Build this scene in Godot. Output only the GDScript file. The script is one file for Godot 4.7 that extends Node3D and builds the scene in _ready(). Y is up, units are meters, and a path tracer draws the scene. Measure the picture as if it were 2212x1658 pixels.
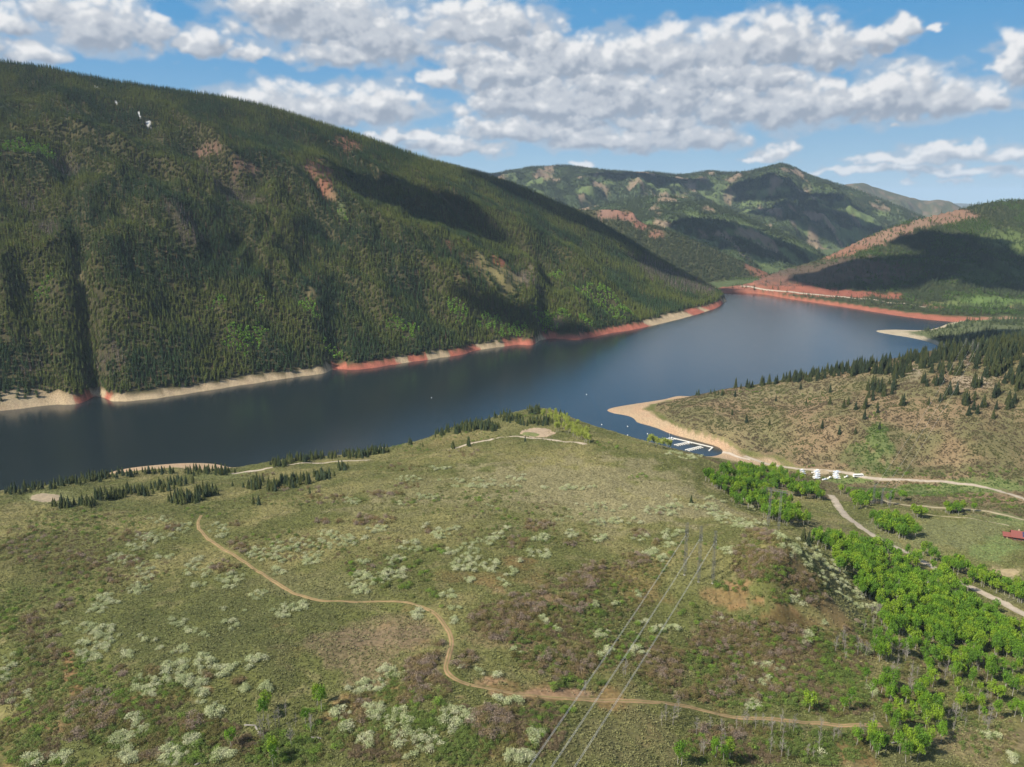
extends Node3D
# A mountain reservoir seen from a drone: forested mountain on the left, brush-covered bench in front.
# Axes: x right, y up, -z away from the camera; water level is y = 0.

const EYE := Vector3(0, 300, 0)
const PITCH := -12.9
const FOCAL := 1699.7          # of the survey sketch (2212 x 1658), vertical field of view 52 degrees
const SUN_AZ := 62.0           # degrees to the left of straight behind the camera
const SUN_EL := 44.0

var rng := RandomNumberGenerator.new()
var tilt := Basis(Vector3.RIGHT, deg_to_rad(PITCH))
var names := {}

# ---------------------------------------------------------------- small helpers
func numbered(called: String) -> String:
	var n: int = names.get(called, 0)
	names[called] = n + 1
	return called if n == 0 else "%s_%03d" % [called, n]

func tag(o: Node3D, label: String, category: String, group := "") -> Node3D:
	o.set_meta("label", label)
	o.set_meta("category", category)
	if group: o.set_meta("group", group)
	return o

func thing(called: String, label: String, category: String, at := Vector3.ZERO, turn := 0.0, group := "") -> Node3D:
	var o := Node3D.new()
	o.name = numbered(called)
	add_child(o)
	o.position = at
	o.rotation.y = turn
	return tag(o, label, category, group)

func put(called: String, mesh: Mesh, parent: Node3D = null) -> MeshInstance3D:
	var o := MeshInstance3D.new()
	o.mesh = mesh
	if parent == null:
		o.name = numbered(called)
		add_child(o)
	else:
		o.name = called
		parent.add_child(o, true)
	return o

func setting(o: Node3D) -> Node3D:
	o.set_meta("kind", "structure")
	return o

func stuff(o: Node3D, label: String, category: String) -> Node3D:
	o.set_meta("kind", "stuff")
	return tag(o, label, category)

func lin(r: float, g: float, b: float) -> Color:
	return Color(r, g, b).linear_to_srgb()

func paint(c: Color, rough := 0.85, metal := 0.0) -> StandardMaterial3D:
	var m := StandardMaterial3D.new()
	m.albedo_color = c
	m.roughness = rough
	m.metallic = metal
	return m

func leafy(through := 0.25) -> StandardMaterial3D:
	var m := StandardMaterial3D.new()
	m.vertex_color_use_as_albedo = true
	m.roughness = 0.8
	m.metallic_specular = 0.25
	m.cull_mode = BaseMaterial3D.CULL_DISABLED
	if through > 0.0:
		m.backlight_enabled = true
		m.backlight = Color(through, through, through)
	return m

func noise(sd: int, freq: float, oct := 4, ridged := false) -> FastNoiseLite:
	var n := FastNoiseLite.new()
	n.seed = sd
	n.noise_type = FastNoiseLite.TYPE_SIMPLEX_SMOOTH
	n.frequency = freq
	n.fractal_type = FastNoiseLite.FRACTAL_RIDGED if ridged else FastNoiseLite.FRACTAL_FBM
	n.fractal_octaves = oct
	return n

# ---------------------------------------------------------------- survey: sight lines of the sketch to points of the land
func sight(u: float, v: float) -> Vector3:
	return tilt * Vector3((u - 1106.0) / FOCAL, (829.0 - v) / FOCAL, -1.0)

func level(u: float, v: float, h: float) -> Vector3:
	var d := sight(u, v)
	return EYE + d * ((h - EYE.y) / d.y)

func survey(u: float, v: float) -> Vector3:
	var d := sight(u, v)
	d /= sqrt(d.x * d.x + d.z * d.z)
	var a := 180.0
	var b := a
	while b < 24000.0:
		var p := EYE + d * b
		if ground(p.x, p.z) > p.y:
			break
		a = b
		b *= 1.012
	for k in 9:
		var m := 0.5 * (a + b)
		var p := EYE + d * m
		if ground(p.x, p.z) > p.y: b = m
		else: a = m
	var q := EYE + d * b
	q.y = ground(q.x, q.z)
	return q

# ---------------------------------------------------------------- the lie of the land
const LUT_N := 1400
const LUT_A := 0.9
# left mountain: shoreline (sketch u, v at water level) and skyline (u, v, distance ahead)
const SHORE_L := [[-500, 912], [-250, 900], [0, 888], [60, 882], [110, 875], [165, 873], [188, 865], [200, 857], [214, 857], [238, 866], [270, 868], [330, 862], [420, 849], [500, 836], [560, 827], [640, 815], [700, 806], [722, 799], [765, 799], [800, 796], [850, 788], [900, 781], [960, 772], [1000, 766], [1030, 757], [1060, 753], [1120, 745], [1158, 742], [1166, 736], [1180, 733], [1250, 734], [1280, 729], [1310, 722], [1360, 714], [1400, 706], [1440, 697], [1490, 684], [1530, 672], [1558, 660], [1576, 645]]
const CREST_L := [[-500, 70, 2250], [-250, 95, 2270], [0, 134, 2300], [100, 146, 2320], [200, 168, 2350], [300, 184, 2380], [400, 198, 2420], [500, 214, 2460], [600, 236, 2500], [650, 252, 2520], [700, 268, 2540], [760, 288, 2560], [830, 311, 2580], [900, 336, 2600], [950, 352, 2620], [1000, 366, 2640], [1060, 382, 2660], [1120, 402, 2680], [1200, 437, 2700], [1260, 464, 2710], [1320, 496, 2710], [1400, 545, 2690], [1450, 575, 2660], [1500, 602, 2610], [1540, 622, 2560], [1565, 640, 2500], [1580, 658, 2450]]
# far right mountain
const SHORE_R := [[1540, 632], [1600, 634], [1640, 635], [1700, 645], [1760, 654], [1820, 663], [1900, 676], [1960, 685], [2020, 692], [2080, 697], [2200, 700], [2500, 705]]
const CREST_R := [[1545, 622, 2850], [1580, 617, 2850], [1620, 610, 2830], [1640, 602, 2850], [1660, 593, 2890], [1700, 579, 2930], [1740, 568, 2960], [1790, 551, 3000], [1840, 527, 3050], [1880, 507, 3100], [1940, 485, 3160], [2000, 468, 3220], [2060, 454, 3270], [2110, 441, 3310], [2160, 433, 3340], [2212, 430, 3360], [2300, 420, 3380], [2500, 400, 3400]]
# ranges behind: red-cliffed shoulder, meadow spur, the peak range, two farther ranges
const CREST_M := [[1000, 440, 3500], [1200, 448, 3450], [1290, 452, 3400], [1330, 453, 3390], [1368, 459, 3380], [1376, 471, 3360], [1420, 487, 3330], [1480, 509, 3300], [1560, 543, 3260], [1620, 573, 3220], [1660, 590, 3200], [1700, 604, 3180], [1800, 640, 3150]]
const CREST_S := [[1100, 470, 5000], [1240, 452, 4900], [1330, 436, 4800], [1420, 424, 4700], [1480, 428, 4600], [1540, 440, 4500], [1600, 462, 4400], [1660, 488, 4300], [1720, 514, 4200], [1780, 548, 4100], [1830, 575, 4000], [1900, 600, 4000], [2200, 640, 4000]]
const CREST_F := [[600, 300, 6600], [800, 330, 6600], [960, 352, 6600], [1020, 366, 6500], [1060, 374, 6500], [1110, 366, 6550], [1160, 360, 6600], [1230, 357, 6650], [1280, 364, 6650], [1340, 369, 6600], [1400, 371, 6600], [1480, 376, 6650], [1530, 369, 6700], [1580, 372, 6700], [1630, 366, 6750], [1660, 358, 6800], [1692, 353, 6850], [1715, 360, 6850], [1740, 374, 6800], [1780, 387, 6750], [1820, 399, 6700], [1870, 416, 6600], [1930, 440, 6400], [2000, 470, 6200], [2080, 505, 6000], [2212, 560, 5800], [2500, 600, 5600]]
const CREST_G := [[1500, 440, 9800], [1700, 420, 9700], [1790, 406, 9600], [1830, 398, 9600], [1862, 395, 9600], [1900, 407, 9600], [1960, 424, 9500], [2000, 432, 9500], [2030, 431, 9400], [2050, 434, 9400], [2075, 446, 9300], [2110, 462, 9200], [2212, 500, 9000], [2500, 520, 9000]]
const CREST_H := [[-500, 430, 23000], [600, 440, 23000], [1600, 442, 23000], [1900, 441, 23000], [2000, 440, 23000], [2100, 439, 23000], [2150, 442, 23000], [2212, 438, 23000], [2500, 441, 23000]]
# near land: u, v, height above the water
const LAND := [
	[1100, 1658, 100], [1100, 1550, 103], [1000, 1450, 105], [1100, 1350, 103], [1100, 1250, 100], [1100, 1150, 95], [1100, 1060, 85], [1100, 1000, 75], [1150, 945, 60], [1200, 925, 52], [1150, 905, 42], [1150, 887, 30], [1200, 890, 32], [1240, 904, 38], [1275, 935, 52], [1100, 896, 28], [1050, 908, 26], [1000, 919, 24], [940, 938, 18], [880, 959, 14], [790, 975, 12], [700, 985, 13], [640, 991, 10], [540, 1006, 9], [215, 1027, 10], [120, 1045, 11],
	[500, 1100, 58], [500, 1250, 84], [450, 1400, 96], [450, 1550, 100], [500, 1658, 99], [100, 1250, 62], [100, 1400, 78], [100, 1550, 86], [0, 1658, 86], [-200, 1400, 60], [-200, 1658, 70], [250, 1150, 56], [250, 1330, 82],
	[800, 1100, 82], [800, 1250, 96], [800, 1400, 102], [780, 1560, 101], [800, 1040, 66], [650, 1050, 50], [700, 1010, 28], [820, 985, 24], [900, 975, 40], [1000, 960, 58], [1030, 930, 40],
	[110, 1075, 24], [0, 1063, 11], [60, 1120, 36], [-200, 1100, 14], [240, 1042, 15], [400, 1030, 18], [330, 1080, 36], [540, 1025, 20],
	[1270, 948, 68], [1360, 957, 70], [1440, 974, 70], [1500, 989, 70], [1560, 1006, 65], [1300, 1050, 84], [1400, 1120, 88], [1300, 1180, 93], [1500, 1060, 78],
	[1685, 1160, 117], [1615, 1165, 104], [1690, 1215, 112], [1760, 1200, 96], [1610, 1225, 101], [1690, 1290, 92], [1690, 1400, 79], [1690, 1500, 77], [1690, 1600, 75], [1800, 1658, 70], [1780, 1240, 90], [1800, 1350, 78],
	[1500, 1245, 95], [1570, 1230, 97], [1400, 1350, 90], [1500, 1400, 84], [1300, 1500, 93], [1400, 1600, 90], [1500, 1500, 84], [1560, 1320, 88], [1250, 1350, 99], [1250, 1250, 98],
	[1850, 1300, 72], [1900, 1240, 56], [2000, 1300, 50], [2100, 1280, 42], [2180, 1310, 41], [2000, 1450, 56], [2150, 1500, 50], [2150, 1620, 56], [2000, 1600, 62], [2400, 1500, 40], [2400, 1658, 48], [1900, 1450, 64], [1900, 1560, 68],
	[1910, 1175, 45], [1820, 1105, 40], [1780, 1140, 58], [2000, 1130, 38], [2100, 1140, 38], [2200, 1250, 41], [2190, 1150, 37], [2400, 1200, 36], [2212, 1080, 30], [2050, 1080, 27], [1900, 1030, 14], [1740, 1015, 9], [1660, 1002, 5], [1850, 1065, 24], [1940, 1090, 30],
	[1620, 1090, 62], [1600, 1040, 50], [1700, 1062, 32], [1670, 1140, 76], [1740, 1150, 72], [1760, 1080, 32], [1680, 1030, 18], [1740, 1120, 60],
	# the brown hill on the right and its sandy point
	[1420, 897, 7], [1500, 925, 12], [1600, 950, 14], [1680, 985, 9], [1600, 900, 24], [1700, 870, 37], [1700, 940, 24], [1800, 1000, 16], [1900, 950, 40], [2000, 880, 62], [2000, 990, 26], [2100, 950, 50], [2200, 1000, 34], [2200, 860, 74], [2400, 900, 76], [2400, 1000, 36],
	[1500, 856, 16], [1600, 838, 28], [1700, 822, 40], [1780, 805, 52], [1850, 796, 64], [1930, 782, 76], [2000, 770, 86], [2100, 748, 98], [2212, 735, 108], [2400, 700, 124], [1800, 900, 46], [1860, 850, 60], [2100, 850, 76],
	[2100, 703, 14], [2212, 700, 22], [2100, 693, 8], [2212, 690, 14], [2400, 690, 30], [2050, 712, 10], [2150, 716, 24]]
# the near waterline
const WATERLINE := [[-300, 1085], [0, 1067], [120, 1049], [215, 1031], [245, 1018], [330, 1006], [400, 1001], [470, 1003], [500, 1011], [560, 1008], [640, 996], [740, 983], [790, 979], [822, 965], [840, 967], [880, 964], [940, 944], [1000, 926], [1050, 914], [1100, 901], [1150, 892], [1200, 895], [1240, 910], [1275, 940], [1330, 952], [1370, 957], [1440, 974], [1500, 985], [1549, 983], [1560, 972], [1530, 960], [1490, 948], [1440, 935], [1370, 913], [1330, 896], [1309, 886], [1330, 880], [1400, 869], [1440, 863], [1466, 853], [1490, 858], [1550, 850], [1650, 833], [1750, 814], [1850, 798], [1930, 785], [1990, 776], [2030, 750], [1992, 735], [1930, 724], [1890, 714], [1940, 712], [2000, 714], [2040, 703], [2090, 696]]
const LAKE_BED := [[-300, 1000], [0, 980], [0, 920], [200, 970], [200, 900], [400, 960], [400, 890], [600, 940], [600, 870], [800, 920], [800, 840], [1000, 860], [1000, 800], [1150, 840], [1200, 780], [1300, 850], [1300, 780], [1450, 820], [1450, 740], [1600, 780], [1600, 700], [1600, 650], [1750, 740], [1750, 690], [1850, 700], [1900, 690], [1250, 870], [1400, 935], [1470, 955], [1530, 971], [1330, 905], [-200, 940], [1960, 700], [1840, 735], [1600, 820], [1750, 780], [1880, 760], [1960, 750], [1500, 840]]

var tables := {}
var spline_x := PackedFloat32Array()
var spline_y := PackedFloat32Array()
var spline_w := PackedFloat32Array()
var n_gully := noise(11, 1.0, 4, true)
var n_hill := noise(12, 1.0, 4)
var n_fine := noise(13, 1.0, 3)
var n_far := noise(14, 1.0, 5, true)

func table(key: String, pts: Array, on_water := false) -> void:
	var a := PackedFloat32Array()
	var r := PackedFloat32Array()
	var h := PackedFloat32Array()
	for p in pts:
		var d := sight(p[0], p[1])
		var flat := sqrt(d.x * d.x + d.z * d.z)
		a.append(atan2(d.x, -d.z))
		if on_water:
			r.append(-EYE.y * flat / d.y)
			h.append(0.0)
		else:
			var range_: float = p[2] / -d.z * flat
			r.append(range_)
			h.append(EYE.y + d.y / flat * range_)
	var outr := PackedFloat32Array()
	var outh := PackedFloat32Array()
	var k := 0
	var last := a.size() - 1
	for i in LUT_N:
		var t := (2.0 * i / (LUT_N - 1) - 1.0) * LUT_A
		t = clampf(t, a[0], a[last])
		while k < last - 1 and t > a[k + 1]: k += 1
		var f := (t - a[k]) / (a[k + 1] - a[k])
		var k0 := maxi(k - 1, 0)
		var k3 := mini(k + 2, last)
		outr.append(cubic_interpolate_in_time(r[k], r[k + 1], r[k0], r[k3], f, a[k + 1] - a[k], a[k0] - a[k], a[k3] - a[k]))
		outh.append(cubic_interpolate_in_time(h[k], h[k + 1], h[k0], h[k3], f, a[k + 1] - a[k], a[k0] - a[k], a[k3] - a[k]))
	tables[key] = [outr, outh, a[0], a[last]]

func solve_spline() -> void:
	var px := PackedFloat32Array()
	var py := PackedFloat32Array()
	var pv := PackedFloat32Array()
	for p in LAND:
		var q := level(p[0], p[1], p[2])
		px.append(atan2(q.x, -q.z)); py.append(log(sqrt(q.x * q.x + q.z * q.z))); pv.append(p[2])
	for p in WATERLINE:
		var q := level(p[0], p[1], 0.0)
		px.append(atan2(q.x, -q.z)); py.append(log(sqrt(q.x * q.x + q.z * q.z))); pv.append(0.0)
	for p in LAKE_BED:
		var q := level(p[0], p[1], 0.0)
		px.append(atan2(q.x, -q.z)); py.append(log(sqrt(q.x * q.x + q.z * q.z))); pv.append(-13.0)
	var n := px.size()
	var m := n + 3
	var rows: Array[PackedFloat64Array] = []
	for i in m:
		var row := PackedFloat64Array()
		row.resize(m + 1)
		if i < n:
			for j in n:
				var d2 := (px[i] - px[j]) ** 2 + (py[i] - py[j]) ** 2
				row[j] = d2 * log(d2) if d2 > 1e-12 else 0.0
			row[i] += 0.0004
			row[n] = 1.0; row[n + 1] = px[i]; row[n + 2] = py[i]; row[m] = pv[i]
		else:
			for j in n:
				row[j] = 1.0 if i == n else (px[j] if i == n + 1 else py[j])
		rows.append(row)
	for c in m:
		var best := c
		for i in range(c + 1, m):
			if absf(rows[i][c]) > absf(rows[best][c]): best = i
		var t := rows[c]; rows[c] = rows[best]; rows[best] = t
		var pr := rows[c]
		var inv := 1.0 / pr[c]
		for i in range(c + 1, m):
			var ri := rows[i]
			var f := ri[c] * inv
			if f != 0.0:
				for j in range(c, m + 1): ri[j] -= f * pr[j]
				rows[i] = ri
	var w := PackedFloat64Array()
	w.resize(m)
	for i in range(m - 1, -1, -1):
		var s: float = rows[i][m]
		for j in range(i + 1, m): s -= rows[i][j] * w[j]
		w[i] = s / rows[i][i]
	spline_x = px
	spline_y = py
	for x in w: spline_w.append(x)

func near_land(a: float, lr: float) -> float:
	var n := spline_x.size()
	var s := spline_w[n] + spline_w[n + 1] * a + spline_w[n + 2] * lr
	for i in n:
		var dx := spline_x[i] - a
		var dy := spline_y[i] - lr
		var d2 := dx * dx + dy * dy + 1e-12
		s += spline_w[i] * d2 * log(d2)
	return s

# layer: 0 near land, 1 left mountain, 2 right mountain, 3 shoulder, 4 spur, 5 peak range, 6 farther, 7 horizon, 8 valley floor
var lay := 0
var climb := 0.0     # how far up its own slope a point lies, 0 shore to 1 crest

func land_at(a_true: float, r: float) -> float:
	var a := clampf(a_true, -0.66, 0.66)
	var li := (a / LUT_A + 1.0) * 0.5 * (LUT_N - 1)
	var i := int(li)
	var f := li - i
	var x := r * sin(a)
	var z := r * cos(a)
	lay = 0
	climb = 0.0
	var h := -13.0
	if r < 2400.0:
		h = near_land(clampf(a, -0.64, 0.62), log(maxf(r, 200.0)))
		if h > 0.5 and r < 1500.0:
			h += minf(h, 12.0) / 12.0 * (n_hill.get_noise_2d(x * 0.012, z * 0.012) * 3.2 + n_fine.get_noise_2d(x * 0.05, z * 0.05) * 0.7)
		h = maxf(h, -13.0)
	elif r > 2850.0:
		h = 6.0 + 6.0 * n_hill.get_noise_2d(x * 0.002, z * 0.002)
		lay = 8
	# left mountain
	if a < 0.31 and r > 900.0:
		var b: PackedFloat32Array = tables.shore_l[0]
		var r0 := lerpf(b[i], b[i + 1], f)
		r0 += n_fine.get_noise_2d(x * 0.02, z * 0.02) * 5.0
		b = tables.crest_l[0]
		var r1 := lerpf(b[i], b[i + 1], f)
		b = tables.crest_l[1]
		var h1 := lerpf(b[i], b[i + 1], f)
		if a < tables.crest_l[3] and h1 > 0.0 and r > r0 - 60.0:
			var t := (r - r0) / (r1 - r0)
			var q := 0.0
			if t < 0.0: q = t * h1 * 1.1
			elif t < 1.0:
				q = h1 * (1.16 * t - 0.16 * t * t)
				var s := (x + z) * 0.7071
				var c := (z - x) * 0.7071
				var g := n_gully.get_noise_2d(s * 0.0017 + 0.3 * n_hill.get_noise_2d(x * 0.0018, z * 0.0018), c * 0.0006)
				var amp := minf(t * 5.0, 1.0) * minf((1.0 - t) * 2.6, 1.0) * minf(h1 / 350.0, 1.0)
				q += amp * (72.0 * g + 24.0 * n_hill.get_noise_2d(s * 0.007, c * 0.0022))
				q += minf(t * 12.0, 1.0) * 3.0 * n_hill.get_noise_2d(x * 0.02, z * 0.02)
			else: q = h1 - (t - 1.0) * h1 * 0.75
			if q > h:
				h = q; lay = 1; climb = t
	if a > 0.2 and r > 1800.0:
		var b: PackedFloat32Array = tables.shore_r[0]
		var r0 := lerpf(b[i], b[i + 1], f)
		b = tables.crest_r[0]
		var r1 := lerpf(b[i], b[i + 1], f)
		b = tables.crest_r[1]
		var h1 := lerpf(b[i], b[i + 1], f)
		if a > tables.shore_r[2] and r > r0 - 60.0:
			var t := (r - r0) / (r1 - r0)
			var q := 0.0
			if t < 0.0: q = t * 60.0
			elif t < 1.0:
				var e := lerpf(0.85, 1.9, smoothstep(0.26, 0.5, a))
				q = minf(8.0, t * 160.0) + (h1 - 8.0) * pow(t, e)
				var amp := minf(t * 3.0, 1.0) * minf((1.0 - t) * 3.0, 1.0) * minf(h1 / 200.0, 1.0)
				q += amp * (22.0 * n_gully.get_noise_2d(x * 0.0028 + 7.0, z * 0.0012) + 10.0 * n_hill.get_noise_2d(x * 0.01, z * 0.01))
			else: q = h1 - (t - 1.0) * r1 * 0.28
			if q > h:
				h = q; lay = 2; climb = t
	if r > 2500.0:
		h = ridge("m", 3, i, f, r, x, z, h, 0.5, 0.4, 18.0, 0.004)
		h = ridge("s", 4, i, f, r, x, z, h, 0.27, 0.25, 60.0, 0.0016)
		h = ridge("f", 5, i, f, r, x, z, h, 0.30, 0.3, 120.0, 0.0011)
		h = ridge("g", 6, i, f, r, x, z, h, 0.28, 0.3, 110.0, 0.001)
		h = ridge("h", 7, i, f, r, x, z, h, 0.05, 0.3, 40.0, 0.0003)
	return h

func ridge(key: String, id: int, i: int, f: float, r: float, x: float, z: float, h: float, front: float, back: float, rough: float, fr: float) -> float:
	var tb: Array = tables[key]
	var r1 := lerpf(tb[0][i], tb[0][i + 1], f)
	var h1 := lerpf(tb[1][i], tb[1][i + 1], f)
	var d := r1 - r
	var q := 0.0
	if d > 0.0:
		var drop := d * front
		q = h1 - drop
		if q < -200.0 or h1 < 0.0: return h
		q += minf(drop * 0.006, 1.0) * rough * (n_far.get_noise_2d(x * fr + id * 9.0, z * fr * 0.7) + 0.35 * n_hill.get_noise_2d(x * fr * 4.0, z * fr * 4.0))
		if id == 3:   # the cliff: a step below the brow on its nearer end
			q -= 22.0 * smoothstep(4.0, 16.0, d) * smoothstep(3455.0, 3440.0, r1) * smoothstep(3395.0, 3430.0, r1)
	else: q = h1 + d * back
	if q > h:
		lay = id
		climb = 1.0 - d * front / maxf(h1, 1.0)
		return q
	return h

# ---------------------------------------------------------------- the land as a net of points round the view, finer where it is near
const COLS := 640
const ROWS := 660
const A0 := 0.75               # half of the finely meshed sector, radians
const R0 := 190.0
const R1 := 26000.0
var hgt := PackedFloat32Array()
var layer := PackedByteArray()
var slope_pos := PackedFloat32Array()
var row_r := PackedFloat32Array()
var col_a := PackedFloat32Array()

func survey_land() -> void:
	for j in ROWS: row_r.append(R0 * pow(R1 / R0, j / float(ROWS - 1)))
	for i in COLS: col_a.append((2.0 * i / (COLS - 1) - 1.0) * A0)
	hgt.resize(COLS * ROWS)
	layer.resize(COLS * ROWS)
	slope_pos.resize(COLS * ROWS)
	for j in ROWS:
		for i in COLS:
			hgt[j * COLS + i] = land_at(col_a[i], row_r[j])
			layer[j * COLS + i] = lay
			slope_pos[j * COLS + i] = climb

func cell(x: float, z: float) -> Vector2:
	var r := sqrt(x * x + z * z)
	return Vector2(clampf((atan2(x, -z) / A0 + 1.0) * 0.5 * (COLS - 1), 0.0, COLS - 1.001), clampf(log(maxf(r, R0) / R0) / log(R1 / R0) * (ROWS - 1), 0.0, ROWS - 1.001))

func ground(x: float, z: float) -> float:
	var c := cell(x, z)
	var i := int(c.x)
	var j := int(c.y)
	var f := c.x - i
	var g := c.y - j
	var k := j * COLS + i
	# the two triangles of the cell, cut as the mesh is
	if f + g < 1.0:
		return hgt[k] + f * (hgt[k + 1] - hgt[k]) + g * (hgt[k + COLS] - hgt[k])
	return hgt[k + COLS + 1] + (1.0 - f) * (hgt[k + COLS] - hgt[k + COLS + 1]) + (1.0 - g) * (hgt[k + 1] - hgt[k + COLS + 1])

func layer_at(x: float, z: float) -> int:
	var c := cell(x, z)
	return layer[int(c.y + 0.5) * COLS + int(c.x + 0.5)]

func climb_at(x: float, z: float) -> float:
	var c := cell(x, z)
	return slope_pos[int(c.y + 0.5) * COLS + int(c.x + 0.5)]

func steep(x: float, z: float, e: float) -> float:
	return Vector2(ground(x + e, z) - ground(x - e, z), ground(x, z + e) - ground(x, z - e)).length() / (2.0 * e)

# ---------------------------------------------------------------- what the ground is made of (linear base colours)
var patches: Array = []
var red_shore: Array = []
var n_tone := noise(21, 1.0, 4)
var n_spot := noise(22, 1.0, 3)
var n_net := noise(23, 1.0, 3, true)

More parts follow.
